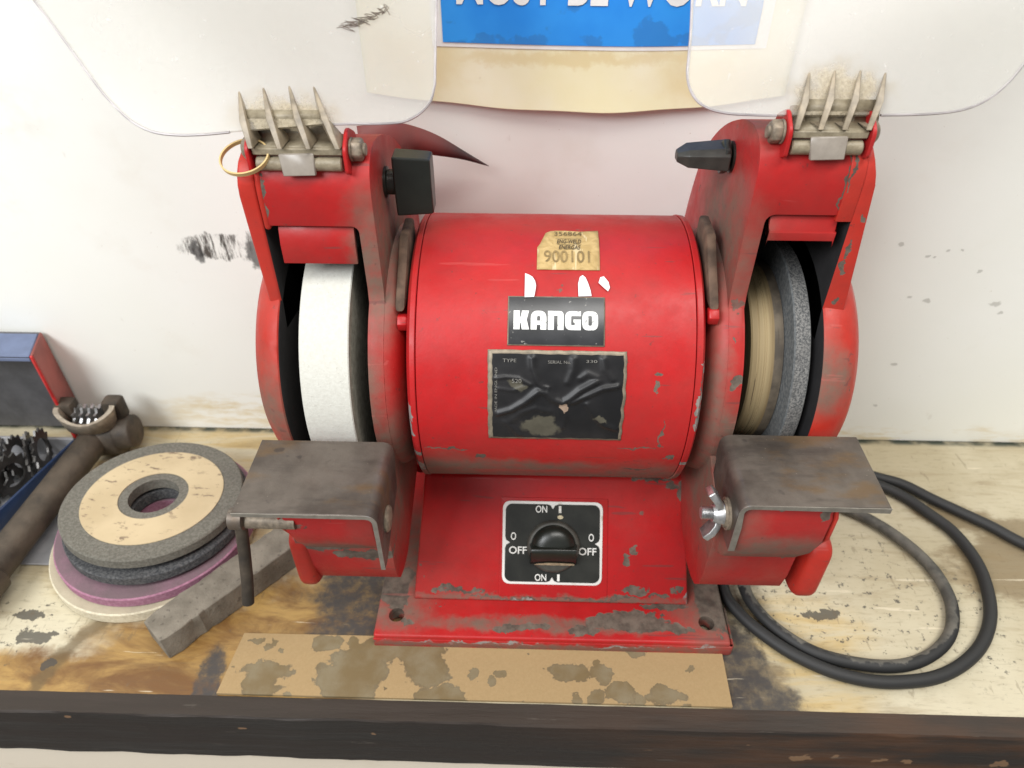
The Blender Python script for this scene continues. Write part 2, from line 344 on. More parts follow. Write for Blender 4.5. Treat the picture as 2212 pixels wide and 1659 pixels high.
CB = [(-.1899, .2697, .0056, .0027), (-.1802, .2646, .0034, .0026), (-.1694, .2635, .0025, .0024), (-.1771, .2689, .0027, .0019), (-.1767, .2465, .018, .0074), (-.1773, .2365, .0141, .0084), (-.1396, .2683, .0111, .006), (-.1195, .2675, .0049, .0066), (-.1209, .2442, .0226, .0145), (-.2001, .2497, .0017, .0015), (-.1589, .2298, .0033, .0021), (-.0907, .2647, .0353, .0097), (-.0668, .2515, .0167, .0119), (-.1152, .2489, .023, .0144), (-.0534, .2335, .0174, .0076), (-.1183, .233, .0187, .0063), (-.0338, .2484, .0045, .0032), (-.0135, .25, .0038, .0037), (-.0202, .2434, .0038, .0039), (.0343, .2516, .014, .0073), (.0547, .2508, .0083, .006), (.0513, .2581, .0032, .0025), (.0374, .2334, .0037, .0057), (.0499, .2356, .0062, .0051), (.0675, .238, .01, .0076), (.0958, .2362, .0124, .0076), (.0787, .2332, .0043, .0044), (.1094, .2284, .0027, .002), (.0809, .2708, .0072, .0064), (.1163, .2558, .0028, .0019), (-.119, .2682, .0053, .0057), (-.0441, .2724, .0024, .0017)]
nz = k.noise(95, 5, .62); bl = k.mx(k.blobs([((x, y, .002), (a, b, .02)) for x, y, a, b in CB], .6, nz, .05), k.sm(k.noise(120, 3, .55, off=(.3, .9, 0)), .70, .715))
rim = k.blobs([((x, y, .002), (a*.9, b*.9, .02)) for x, y, a, b in CB], .6, nz, .12)
spot = k.mix(k.sm(k.noise(40, 4), .35, .65), (.15, .105, .045), (.20, .165, .10)); spot = k.mix(k.mul(k.math('SUBTRACT', 1., rim), .45), spot, (.09, .07, .045))
c = k.mix(k.mul(bl, .93), c, spot); k.color(c); k.rough(k.sm(bl, 0, 1, .88, .6)); k.bump(f, .2, .0005); M['card'] = k.m
# bench
k = MT('stained_bench_paint', .5)
base = k.mix(k.sm(k.noise(7, 5), .3, .7), (.42, .36, .235), (.58, .525, .385))
streak = k.noise(28, 6, .65, stretch=(.35, 2.2, 1), dist=.6)
ora = k.mix(k.sm(k.noise(24, 6, .65, stretch=(.6, 1.6, 1), dist=.8), .32, .68), (.15, .068, .018), (.42, .26, .08))
zone = k.blobs([((-.21, .245, 0), (.115, .058, .1)), ((-.15, .285, 0), (.07, .05, .1)), ((-.33, .238, 0), (.10, .022, .1))], .55, k.noise(26, 5, .6), .28)
c = k.mix(zone, base, ora)
yel = k.blobs([((-.30, .42, 0), (.16, .09, .1)), ((.17, .25, 0), (.06, .05, .1)), ((.19, .29, 0), (.05, .03, .1))], .6, k.noise(30, 5), .5)
c = k.mix(k.mul(yel, k.sm(streak, .35, .65), .75), c, (.55, .38, .13))
brn = k.blobs([((.40, .345, 0), (.07, .03, .1)), ((.36, .40, 0), (.03, .014, .1)), ((.41, .37, 0), (.05, .028, .1)), ((.155, .24, 0), (.028, .035, .1))], .8, k.noise(45, 5, .65, stretch=(.6, 1.5, 1)), .22)
c = k.mix(k.mul(brn, .8), c, (.20, .145, .075))
tex = k.mul(k.sm(streak, .50, .72), .42); c = k.mix(tex, c, (.24, .17, .08))
arcn = k.noise(40, 4)
ring_o = k.blob((-.262, .225, 0), (.075, .085, .1), .16, arcn, .05); ring_i = k.blob((-.259, .222, 0), (.066, .076, .1), .16, arcn, .06)
c = k.mix(k.mul(k.math('SUBTRACT', ring_o, ring_i), k.sm(k.comp(0), -.262, -.30), .75), c, (.115, .075, .03))
soot = k.blobs([((-.125, .31, 0), (.03, .075, .1)), ((.15, .26, 0), (.022, .04, .1)), ((.162, .228, 0), (.03, .02, .1)), ((-.215, .236, 0), (.009, .03, .1)), ((.02, .36, 0), (.16, .1, .1))], .6, k.noise(60, 5, .65), .25)
c = k.mix(k.mul(soot, k.sm(k.noise(90, 5, .7), .22, .6, .4, .96)), c, (.045, .042, .042))
blk = k.mx(k.blobs([((-.353, .268, 0), (.013, .006, .1)), ((-.332, .2485, 0), (.006, .0035, .1)), ((-.366, .288, 0), (.012, .004, .1)), ((-.342, .273, 0), (.006, .003, .1)), ((.2233, .3023, 0), (.014, .004, .1)), ((-.212, .4712, 0), (.012, .006, .1))], .9, k.noise(85, 5, .65), .06),
        k.mul(k.sm(k.noise(150, 5, .7), .585, .63), k.blobs([((.215, .285, 0), (.05, .022, .1)), ((.26, .35, 0), (.04, .03, .1)), ((.33, .30, 0), (.03, .05, .1)), ((-.36, .28, 0), (.035, .03, .1)), ((.24, .31, 0), (.09, .05, .1))], .5, None, .5)))
c = k.mix(k.mul(blk, .85), c, (.05, .046, .04))
c = k.mix(k.mul(k.sm(k.noise(210, 4, .7), .66, .70), .4), c, (.12, .09, .06))
c = k.mix(k.mul(k.sm(k.noise(60, 4, .6, stretch=(.18, 2.4, 1), off=(4, 2, 0)), .66, .69), .5), c, (.74, .66, .5))
c = k.mix(k.mul(k.sm(k.comp(1), .4835, .489), k.sm(k.noise(60, 4), .3, .6, .3, 1)), c, (.05, .06, .045))
fine_ = k.noise(230, 5, .7, stretch=(.35, 1.8, 1), dist=.3); c = k.mix(k.sm(fine_, .52, .70, 0, .5), c, k.mix(.55, c, (.10, .065, .03)))
c = k.mix(k.mul(k.sm(k.noise(150, 4, .65, stretch=(1, .25, 1), off=(7, 0, 0)), .62, .66), .35), c, (.13, .09, .05))
k.color(c); k.rough(k.sm(streak, .3, .7, .35, .62)); k.bump(k.noise(120, 5, .65, stretch=(.5, 1.5, 1)), .25, .0008); M['bench'] = k.m
k = MT('dark_batten_paint', .6, spec=.25); gr = k.noise(40, 6, .65, stretch=(.2, 2.5, 2.5)); c = k.mix(k.sm(gr, .3, .7), (.007, .006, .006), (.026, .020, .017))
c = k.mix(k.mul(k.sm(k.comp(0), -.05, .25), k.sm(k.noise(18, 5, stretch=(.5, 2, 2)), .36, .62), .85), c, (.085, .034, .013))
up = k.n.new('ShaderNodeNewGeometry').outputs['Normal']; upz = k.n.new('ShaderNodeSeparateXYZ'); k.put(upz.inputs[0], up)
c = k.mix(k.mul(k.sm(upz.outputs[2], .5, .9), .55), c, (.060, .046, .036))
c = k.mix(k.mx(k.mul(k.sm(k.noise(60, 2, .4, stretch=(.7, 1, 1.4), off=(.2, 3, .5)), .735, .75), .9), k.blobs([((.19, .213, -.035), (.008, .01, .0045)), ((.243, .213, -.037), (.006, .01, .003)), ((.263, .213, -.036), (.005, .01, .003)), ((.212, .213, -.033), (.003, .01, .003)), ((.325, .213, -.037), (.006, .01, .0035))], .4, k.noise(120, 3), .08)), c, (.20, .115, .06))
c = k.mix(k.mul(k.sm(k.noise(80, 4, .6, stretch=(.3, 2, 2), off=(1, 1, 1)), .66, .70), .5), c, (.10, .085, .07))
k.color(c); k.bump(gr, .5, .0012); k.rough(k.sm(gr, .3, .7, .32, .6)); M['batten'] = k.m
k = MT('cabinet_cream_paint', .6); k.color(k.mix(k.sm(k.noise(30, 5, stretch=(.4, 1, 1)), .55, .7), (.74, .66, .54), (.45, .36, .22))); M['cabinet'] = k.m
# wall
k = MT('white_wall_paint', .55); k.warp1 = (60, .012, 4); k.warp2 = (200, .003, 3); c = k.mix(k.sm(k.noise(3, 4), .3, .7), (.86, .865, .80), (.90, .905, .865))
c = k.mix(k.mul(k.sm(k.noise(9, 5, .6, off=(2, 0, 1)), .56, .78), .28), c, (.66, .58, .46))
yd = k.blobs([((-.21, .491, .02), (.14, .1, .022)), ((-.12, .491, .0), (.12, .1, .012)), ((.33, .491, .0), (.2, .1, .018))], .8, k.noise(24, 5, stretch=(.6, 1, 1.5)), .5)
c = k.mix(k.mul(yd, k.sm(k.noise(50, 5, .65, stretch=(.5, 1, 2)), .42, .66), .6), c, (.62, .46, .17))
sm_o = k.blobs([((-.244, .491, .196), (.032, .1, .0105)), ((-.218, .491, .195), (.012, .1, .014))], .35, k.noise(130, 4, stretch=(1.5, 1, .5)), .12)
c = k.mix(k.mul(sm_o, k.sm(k.noise(170, 4, .7, stretch=(1.6, 1, .3)), .40, .62)), c, (.085, .075, .065))
c = k.mix(k.mul(k.blobs([((-.262, .491, .192), (.0055, .1, .009)), ((-.213, .491, .19), (.01, .1, .013))], .5, k.noise(130, 4), .2), .8), c, (.035, .033, .034))
dot = k.blobs([((x, .491, z), (r*.8, .1, r*.55)) for x, z, r in [(.283, .206, .0024), (.306, .196, .002), (.311, .195, .0016), (.32, .199, .0022), (.332, .201, .002), (.352, .185, .0024), (.375, .155, .004), (.382, .146, .003), (.316, .092, .0035), (.306, .16, .002), (.32, .155, .004), (.316, .045, .002)]], .6, k.noise(150, 3), .25)
c = k.mix(k.mul(dot, .40), c, (.16, .14, .11))
c = k.mix(k.mul(k.sm(k.noise(34, 5, .6, stretch=(1.6, 1, .8), off=(6, 1, 2)), .70, .76), .16), c, (.36, .31, .24))
c = k.mix(k.mul(k.blobs([((-.36, .491, .30), (.03, .1, .022)), ((-.40, .491, .23), (.016, .1, .026))], .7, k.noise(60, 5), .5), k.sm(k.noise(60, 4), .4, .7), .14), c, (.35, .33, .29))
c = k.mix(k.sm(k.noise(340, 3, .6), .70, .76), c, (.62, .58, .5)); k.color(c); k.bump(k.math('ADD', k.noise(40, 5, .6), k.math('MULTIPLY', k.noise(190, 3, .6, stretch=(.4, 1, 1.3)), .35)), .22, .001); M['wall'] = k.m
k = MT('yellowed_laminate', .32); c = k.mix(k.sm(k.noise(12, 4), .3, .7), (.84, .78, .50), (.88, .84, .66))
c = k.mix(k.mul(k.sm(k.noise(30, 4, stretch=(.5, 1, 1)), .55, .72), .4), c, (.74, .60, .34))
c = k.mix(k.mul(k.sm(k.noise(70, 3), .70, .76), .3), c, (.45, .36, .22)); c = k.mix(k.mul(k.blobs([((.125, .485, .325), (.035, .05, .012)), ((-.075, .485, .335), (.03, .05, .02)), ((.02, .485, .338), (.09, .05, .004))], .6, k.noise(40, 4), .6), .45), c, (.66, .50, .20)); k.color(c); k.bump(k.noise(45, 4, .6), .2, .0015); M['laminate'] = k.m
k = MT('sign_blue_print', .3); c = k.mix(k.sm(k.noise(16, 4), .3, .7), (.018, .25, .80), (.035, .33, .90))
c = k.mix(k.mul(k.sm(k.noise(38, 4, stretch=(.8, 1, 1)), .58, .62), .45), c, (.035, .16, .42)); k.color(c); M['signblue'] = k.m
M['signwhite'] = plain('sign_white_print', (.84, .84, .82), .35, 0, .04)
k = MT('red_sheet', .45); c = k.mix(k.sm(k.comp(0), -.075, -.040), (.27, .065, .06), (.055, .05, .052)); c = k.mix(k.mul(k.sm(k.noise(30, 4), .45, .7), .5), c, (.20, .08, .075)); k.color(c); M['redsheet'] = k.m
k = MT('rubber_band', .6); k.color((.60, .43, .19)); k.b.inputs['Subsurface Weight'].default_value = 0; M['rubber'] = k.m
k = MT('black_cable_rubber', .5); c = k.mix(k.sm(k.noise(40, 5), .35, .7), (.014, .014, .015), (.04, .038, .035)); k.color(c); M['cable'] = k.m
k = MT('dusty_cable_rubber', .6); c = k.mix(k.sm(k.noise(60, 5, .65), .35, .65), (.055, .052, .045), (.13, .12, .10))
ins = k.blob((.245, .335, 0), (.081, .075, .1), 0, .5, .01); c = k.mix(k.mul(ins, .9), (.018, .018, .018), c); k.color(c); M['cable'] = k.m
k = MT('dark_stone', .9, spec=.2); c = k.mix(k.sm(k.noise(60, 5), .3, .7), (.165, .145, .115), (.26, .23, .185)); c = k.mix(k.mul(k.sm(k.noise(260, 3), .6, .7), .5), c, (.06, .05, .045))
k.color(c); k.bump(k.noise(220, 5, .7), .7, .0012); M['stone'] = k.m
k = MT('old_cast_iron', .6, .3); c = k.mix(k.sm(k.noise(30, 5, .6), .3, .7), (.034, .027, .02), (.11, .085, .062)); c = k.mix(k.mul(k.sm(k.noise(70, 4), .6, .7), .5), c, (.035, .03, .026)); k.color(c); k.bump(k.noise(160, 5, .65), .5, .0012); M['iron'] = k.m
M['ironlight'] = plain('worn_iron_edge', (.40, .345, .27), .5, .3, .25, 200)
M['navy'] = plain('navy_paint', (.018, .035, .085), .35, 0, .15)
M['bluegrey'] = plain('blue_grey_paint', (.125, .16, .265), .45, 0, .1)
M['darkinside'] = plain('dark_grey_lining', (.085, .085, .09), .6, 0, .2, 50)
M['greyinside'] = plain('grey_tray_lining', (.27, .27, .28), .5, 0, .1)
M['cutter'] = plain('dark_steel_cutter', (.10, .095, .09), .38, .7, .3)
k = MT('nameplate_black', .28); c = k.mix(k.sm(k.noise(40, 4), .4, .7), (.014, .015, .017), (.035, .036, .04)); c = k.mix(k.mul(k.sm(k.noise(420, 2), .70, .74), .8), c, (.25, .24, .22))
k.color(c); M['brand'] = k.m
k = MT('rating_plate_foil', .40, spec=.35); c = k.mix(k.sm(k.noise(30, 4), .4, .7), (.009, .009, .010), (.022, .021, .022))
c = k.mix(k.mx(k.blobs([((.008, .30, .19), (.0115, .03, .0068))], .5, k.noise(90, 4), .16), k.blobs([((-.006, .31, .2165), (.006, .03, .0026)), ((.042, .30, .1955), (.003, .03, .0016))], .5, k.noise(120, 4), .2)), c, k.mix(k.noise(200, 4), (.055, .05, .036), (.115, .105, .078)))
c = k.mix(k.blob((.0225, .30, .203), (.0042, .03, .0026), .5, k.noise(150, 4), .08), c, (.32, .23, .17))
k.color(c); M['rating'] = k.m
M['platerim'] = plain('plate_rim_metal', (.27, .225, .165), .5, .3, .25, 200)
k = MT('tan_sticker_paper', .7); wr = k.noise(110, 4, .6, dist=1.5); c = k.mix(k.sm(wr, .3, .7), (.40, .27, .10), (.55, .39, .17)); c = k.mix(k.mul(k.sm(k.noise(60, 3, stretch=(3, .6, .6), dist=1), .63, .67), .6), c, (.70, .58, .36))
k.color(c); k.bump(wr, .5, .001); M['tan'] = k.m
M['ink2'] = plain('faint_ink', (.24, .165, .065), .7, 0, .2); M['ink'] = plain('faded_ink', (.12, .085, .035), .7, 0, .2); M['inkdark'] = plain('dark_ink', (.045, .033, .018), .7, 0, .2)
M['pen'] = plain('brown_pen_ink', (.10, .07, .055), .7)
M['paper'] = plain('torn_white_paper', (.80, .80, .82), .8, 0, .05)
k = MT('white_print', .45); c = k.mix(k.sm(k.noise(520, 2), .62, .68), (.80, .80, .78), (.30, .30, .29)); k.color(c); M['print'] = k.m
k = MT('switch_white_print', .4); k.color(k.mix(k.sm(k.noise(60, 3), .6, .72), (.74, .73, .69), (.42, .37, .28))); M['swwhite'] = k.m
k = MT('switch_black_print', .38); k.color(k.mix(k.sm(k.noise(35, 4), .35, .75), (.010, .011, .009), (.028, .029, .024))); M['swblack'] = k.m
M['dimprint'] = plain('worn_print', (.20, .19, .17), .5, 0, .3, 300)
M['tanlever'] = plain('dirty_pointer', (.50, .43, .28), .6, 0, .3, 400)
M['dark'] = plain('dark_gap', (.008, .007, .007), .9)
M['padgrey'] = plain('dusty_grey_boss', (.11, .068, .045), .85, 0, .5, 70)

# ================================================================ SETTING
b = B().box((-2.2, .491, .0012), (2.2, .53, 1.9)); tag(b.out('wall', M['wall']), kind='structure')
tag(B().box((-2.4, -2.2, -.92), (2.4, .53, -.9)).out('floor', plain('concrete_floor', (.35, .33, .30), .7)), kind='structure')
wb = thing('workbench', 'stained cream workbench with a dark painted wooden front edge', 'workbench', (0, .36, -.9))
B().box((-1.1, .2297, -.03), (1.1, .53, 0)).out('bench_top', M['bench'], wb)
# batten with a slightly battered top edge
nx = 240; prof0 = [(.2296, .0006), (.2165, -.0002), (.2155, -.0012), (.2150, -.0565), (.2296, -.0565)]; v = []; f = []
for i in range(nx+1):
    x = -1.1+2.2*i/nx
    for j, (y, z) in enumerate(prof0):
        q = mnoise.noise(Vector((x*30, j*3.3, 0)))*.0007+mnoise.noise(Vector((x*95, j*1.3, 4)))*.0004
        z2 = z+q*(.6 if j < 3 else 1)
        if j >= 3: z2 += -.0055*(x+.3)/.6
        v.append((x, y+(q*1.1 if j in (1, 2, 3) else 0), z2))
m_ = len(prof0)
for i in range(nx):
    for j in range(m_): f.append((i*m_+j, i*m_+(j+1) % m_, (i+1)*m_+(j+1) % m_, (i+1)*m_+j))
f += [tuple(range(m_)), tuple(range(nx*m_+m_-1, nx*m_-1, -1))]
mk('edge_batten', v, f, M['batten'], wb, smooth=30)
B().box((-1.1, .2185, -.9), (1.1, .2285, -.0305)).out('front_panel', M['cabinet'], wb)

card = B().slab([(-.2008, .2752), (.1410, .2762), (.1402, .2303), (-.2055, .2303)], .0006, .0026).out('cardboard_sheet', M['card'], None)
tag(card, 'brown cardboard strip with dark oil blotches lying in front of the red grinder base', 'cardboard')

# ================================================================ GRINDER
gr = thing('bench_grinder', 'red twin-wheel bench grinder with worn paint standing on the workbench', 'bench grinder', (MX, .36, 0))
# base plate with two bolt holes
bp = B().slab(rpoly([(-.1048, .2685, .002), (.1450, .2685, .002), (.1455, .452, .004), (-.1050, .452, .004)]), .0028, .0150).out('base_plate', M['base'], gr, bevel=.0016, seg=3)
cut = [B().lathe([(0, .0056), (.05, .0056)], (x, y, -.01), (0, 0, 1), 24).out('c', M['dark']) for x, y in ((-.0906, .2851), (.1306, .2844), (.1306, .43), (-.0906, .43))]
for c_ in cut: c_.location.xyz = (0, 0, 0)
# the base plate is stored relative to the grinder: move cutters by the same amount
boolean(bp, cut); resmooth(bp, 0)
lip = B().slab(rpoly([(-.1052, .2681, .002), (.1478, .2681, .003), (.1478, .30, 0), (.1462, .30, 0), (.1462, .2697, 0), (-.1052, .2697, 0)]), .0008, .0112).out('base_lip', M['base'], gr, bevel=.0007)
# pedestal
PP = [(.298, .0154), (.2985, .0175), (.3510, .0900), (.3560, .0915), (.445, .0915), (.445, .0154)]
B().prism(PP, -.0795, .1192, lambda e, y, z: (-.0797+.0072*(z-.015)/.075, .1194-.0048*(z-.015)/.075)[e]).out('pedestal', M['ped'], gr, bevel=.0018, seg=3, ang=25)
SN = Vector((0, -.0725, .0525)).normalized(); SD = Vector((0, .0525, .0725)).normalized(); S0 = Vector((0, .2985, .0175))
def sl(x, s, h=0): return Vector((x*(1-.29*s), 0, 0))+S0+SD*(s*(1.0445-.27*s))+SN*h
def slope_slab(poly, h0, h1):
    n = len(poly); return B().add([sl(x, s, h0) for x, s in poly]+[sl(x, s, h1) for x, s in poly],
        [tuple(range(n-1, -1, -1)), tuple(range(n, 2*n))]+[(i, (i+1) % n, n+(i+1) % n, n+i) for i in range(n)])
slope_slab(rpoly([(-.0178, .0022, .001), (.0608, .0022, .001), (.0612, .0735, .001), (-.0175, .0735, .001)]), -.002, .0008).out('switch_panel', M['ped'], gr, bevel=.0005)
# saddle between pedestal and motor with dark slots
B().box((-.060, .368, .090), (.0925, .43, .112)).out('saddle', M['dark'], gr)
for a, c_ in ((-.062, -.0265), (.0665, .0985)): B().box((a, .3545, .0908), (c_, .385, .1015)).out('saddle_tab', M['ped'], gr, bevel=.001)
# switch plate
sp = slope_slab(rpoly([(-.0157, .0115, .006), (.0568, .0115, .006), (.0574, .0712, .006), (-.0160, .0712, .006)], 6), .0006, .0016).out('switch_plate', M['swwhite'], gr, bevel=.0003)
def plate_outline(i, notch):
    x0, x1, y0, y1 = -.0157+i, .0570-i, .0115+i, .0712-i; r = .0048; cx, cy = (x0+x1)/2, (y0+y1)/2; nn = notch
    def corner(ax, ay, sx, sy):
        a0 = {(1, 1): 0, (-1, 1): 90, (-1, -1): 180, (1, -1): 270}[(sx, sy)]
        return arc(ax-sx*r, ay-sy*r, r, a0, a0+90, 6)
    p = [(x1, cy-nn*1.3)]
    p = []
    p += [(x1, cy+nn*1.1)]+corner(x1, y1, 1, 1)
    p += [(cx+nn*1.1, y1), (cx+nn*.45, y1-nn*.25), (cx, y1-nn), (cx-nn*.45, y1-nn*.25), (cx-nn*1.1, y1)]
    p += corner(x0, y1, -1, 1)+[(x0, cy+nn*1.1), (x0+nn*.25, cy+nn*.45), (x0+nn, cy), (x0+nn*.25, cy-nn*.45), (x0, cy-nn*1.1)]
    p += corner(x0, y0, -1, -1)+[(cx-nn*1.1, y0), (cx-nn*.45, y0+nn*.25), (cx, y0+nn), (cx+nn*.45, y0+nn*.25), (cx+nn*1.1, y0)]
    p += corner(x1, y0, 1, -1)+[(x1, cy-nn*1.1), (x1-nn*.25, cy-nn*.45), (x1-nn, cy), (x1-nn*.25, cy+nn*.45)]
    return p
me = curve_mesh('f', [plate_outline(.0019, .0036)])
mk('switch_face', [sl(q.co.x, q.co.y, .0020) for q in me.vertices], [tuple(p.vertices) for p in me.polygons], M['swblack'], sp, smooth=0)
def slope_text(name, body, rect, mat, parent, h=.0023, bold=.012):
    me = text_mesh(body, 1, bold); v, f = fit_rect(me, *rect); return mk(name, [sl(x, s, h) for x, s in v], f, mat, parent, smooth=0)
for body, rect in (('ON', (.0081, .0632, .0165, .0683)), ('1', (.0250, .0632, .0269, .0683)), ('O', (-.0097, .0432, -.0059, .0487)), ('OFF', (-.0109, .0333, .0020, .0386)), ('O', (.0470, .0432, .0508, .0487)),
                   ('OFF', (.0398, .0333, .0527, .0386)), ('ON', (.0082, .0143, .0165, .0192)), ('1', (.0244, .0143, .0262, .0192))):
    slope_text('lettering', body, rect, M['swwhite'] if rect[0] < .0395 or rect[1] > .04 else M['swwhite'], sp)
KC = (.0213, .0392)
kb = B().lathe([(0, .0192), (.0018, .0190), (.0032, .0178), (.0036, .0165)], sl(KC[0], KC[1], .002), SN, 48).out('switch_knob', M['swknob'], gr)
dm = []
for j_ in range(9):
    a = R_(90*j_/8); dm.append((.0045+.0085*math.sin(a), .0002+.0160*math.cos(a)**.6))
db = B().lathe(dm, sl(KC[0], KC[1]+.0005, 0), SN, 40); dc = sl(KC[0], KC[1]+.0005, 0)
for i_, v_ in enumerate(db.v):
    q_ = (Vector(v_)-dc).dot(SD)
    if q_ < -.001: db.v[i_] = tuple(Vector(v_)+SD*(-.001-q_))
db.out('knob_dome', M['black'], kb, smooth=60)
def bar(poly, xw, name, mat, bev):
    n_ = len(poly); vv = [sl(KC[0]+sx*xw*(1-.06*(h > .012)), KC[1]+a, h) for sx in (-1, 1) for a, h in poly]
    return mk(name, vv, [tuple(range(n_)), tuple(range(2*n_-1, n_-1, -1))]+[(i, (i+1) % n_, n_+(i+1) % n_, n_+i) for i in range(n_)], mat, kb, bevel=bev, seg=2)
bar([(-.0118, .0040), (-.0118, .0062), (-.0072, .0122), (-.0005, .0165), (.0020, .0162), (.0030, .0045)], .0172, 'knob_grip', M['black'], .0008)
hx = [(-.0142, .0005), (-.009, .0), (.0, .0), (.010, .0), (.0150, .0003), (.0150, .0034), (.006, .0046), (-.004, .0046), (-.0115, .0028)]
A1 = Vector((-.0046, .0060)).normalized(); N1 = Vector((-A1.x*0-.79, .61))
q0 = Vector((-.0113, .0068))
mk('knob_pointer', [sl(KC[0]+x, KC[1]+(q0+A1_*u_+N1*.0009).x, (q0+A1_*u_+N1*.0009).y) for A1_ in [Vector((.0046, .0060)).normalized()] for x, u_ in hx], [tuple(range(len(hx)))], M['tanlever'], kb, smooth=0)
mk('knob_dot', [sl(.0262+.0022*math.cos(a), .0602+.0014*math.sin(a), .0024) for a in [i*math.pi/6 for i in range(12)]], [tuple(range(12))], M['tanlever'], sp, smooth=0)
# motor
AX = Vector((1, 0, 0)); OC = (0, YC, ZC)
mh = B().lathe([(-.0622, RM-.0006), (-.0618, RM), (.0925, RM), (.0929, RM-.0006)], OC, AX, 144).out('motor_housing', M['motor'], gr, smooth=30)
for a, c_, e in ((-.0625, -.0675, -.0600), (.0932, .0985, .0900)):
    s_ = 1 if c_ > a else -1
    B().lathe([(a, RM-.012), (a, RM+.0002), (a+s_*.0004, RM+.0006), (c_-s_*.002, RM+.0003), (c_-s_*.0004, RM-.0022), (c_+s_*.0010, RM-.008), (c_+s_*.001, .05), (c_+s_*.006, .045), (c_+s_*.006, .01)], OC, AX, 144).out('end_ring', M['ring'], mh, smooth=25)
for x in (-.0715, .1035):
    s_ = 1 if x < 0 else -1
    bo = B(); zb_ = .2365 if x < 0 else .2440; bo.hexa((x-s_*.0025, .3335, zb_), (s_, 0, 0), .0050, .0058)
    bo.out('cover_bolt', M['ring'], gr, bevel=.0004)
for x, s_ in ((-.0695, 1), (.1005, -1)):
    q = .0 if s_ > 0 else .004
    B().prism([(.3320, .2440+q), (.3430, .2530+q), (.3585, .2650+q), (.3680, .2730+q), (.392, .2730+q), (.392, .2440+q)], x, x-s_*.0058).out('cooling_boss', M['padgrey'], gr, bevel=.0018)
# labels wrapped round the motor
def wrap(x, deg, h=0):
    a = R_(deg); r = RM+h; return Vector((x, YC-r*math.cos(a), ZC+r*math.sin(a)))
def wrap_grid(x0, x1, a0, a1, nx, na, hf, edge=None, keep=None):
    v = []; f = []
    for j in range(na+1):
        for i in range(nx+1):
            u = i/nx; t = j/na; x = x0+(x1-x0)*u; a = a0+(a1-a0)*t
            if edge: x, a = edge(u, t, x, a)
            v.append(wrap(x, a, hf(u, t)))
    for j in range(na):
        for i in range(nx):
            if keep and not keep((i+.5)/nx, (j+.5)/na): continue
            f.append((j*(nx+1)+i, j*(nx+1)+i+1, (j+1)*(nx+1)+i+1, (j+1)*(nx+1)+i))
    return v, f
def solid(o, t):
    md = o.modifiers.new('thick', 'SOLIDIFY'); md.thickness = t; md.offset = -1; return o
def wob(u, t, x, a):
    q = lambda s, k: mnoise.noise(Vector((s*14, k, .3)))
    if u == 1: x += .0007*q(t, 2)
    if u == 0: x += .0005*q(t, 5)
    if t in (0, 1): a += .25*q(u, 7+t)
    return x, a
v, f = wrap_grid(-.0218, .0550, -1.8, 35.0, 40, 40, lambda u, t: .0005, wob); rt = solid(mk('rating_plate', v, f, M['platerim'], gr, smooth=60), .0006)
RID = [([(.02, .68), (.15, .62), (.25, .53), (.36, .40), (.42, .42), (.47, .49), (.54, .53), (.60, .48), (.68, .38), (.80, .28)], .0017, .034), ([(.62, .52), (.72, .45), (.85, .36), (.97, .33)], .0015, .03), ([(0, .27), (.10, .25), (.20, .26), (.29, .33)], .0011, .018),
       ([(.05, .38), (.16, .40), (.27, .34)], .0006, .02), ([(.30, .0), (.31, .15), (.35, .30), (.41, .40)], .0011, .026), ([(.62, .0), (.62, .16), (.58, .30)], .0008, .03), ([(.84, 0), (.86, .16), (.92, .26)], .0009, .025),
       ([(.10, .78), (.16, .86), (.22, .98)], .0008, .025), ([(.74, .54), (.80, .68), (.88, .80), (.99, .86)], .0012, .032), ([(.55, .54), (.56, .70), (.55, .84)], .0008, .03), ([(.12, .80), (.22, .66), (.34, .60), (.44, .64)], .0007, .03), ([(.68, .25), (.73, .20), (.80, .24)], .0009, .03), ([(.38, .34), (.43, .36), (.43, .44)], .0011, .016)]
def segd(p, a, b):
    a = Vector(a); b = Vector(b); d = b-a; t = max(0, min(1, (p-a).dot(d)/d.length_squared)); return (p-a-d*t).length
def foil(u, t):
    p = Vector((u, 1-t)); h = 0
    for pl, hh, wd in RID:
        d = min(segd(p, pl[i], pl[i+1]) for i in range(len(pl)-1)); h = max(h, hh*math.exp(-(d/wd)**2))
    e = min(u, 1-u, t, 1-t); h *= min(1, e/.04)
    return .0009+h+.00018*mnoise.noise(Vector((u*9, t*7, 0)))
v, f = wrap_grid(-.0192, .0532, -.8, 33.6, 110, 76, foil, wob); mk('wrinkled_foil', v, f, M['rating'], rt, smooth=180)
v, f = wrap_grid(-.0112, .0424, 36.6, 54.9, 30, 20, lambda u, t: .0006); bp2 = solid(mk('brand_plate', v, f, M['platerim'], gr, smooth=60), .0007)
v, f = wrap_grid(-.0106, .0418, 37.0, 54.5, 30, 20, lambda u, t: .0009); mk('brand_face', v, f, M['brand'], bp2, smooth=60)
def wrap_flat(name, verts, faces, h, mat, parent): return mk(name, [wrap(x, a, h) for x, a in verts], faces, mat, parent, smooth=0)
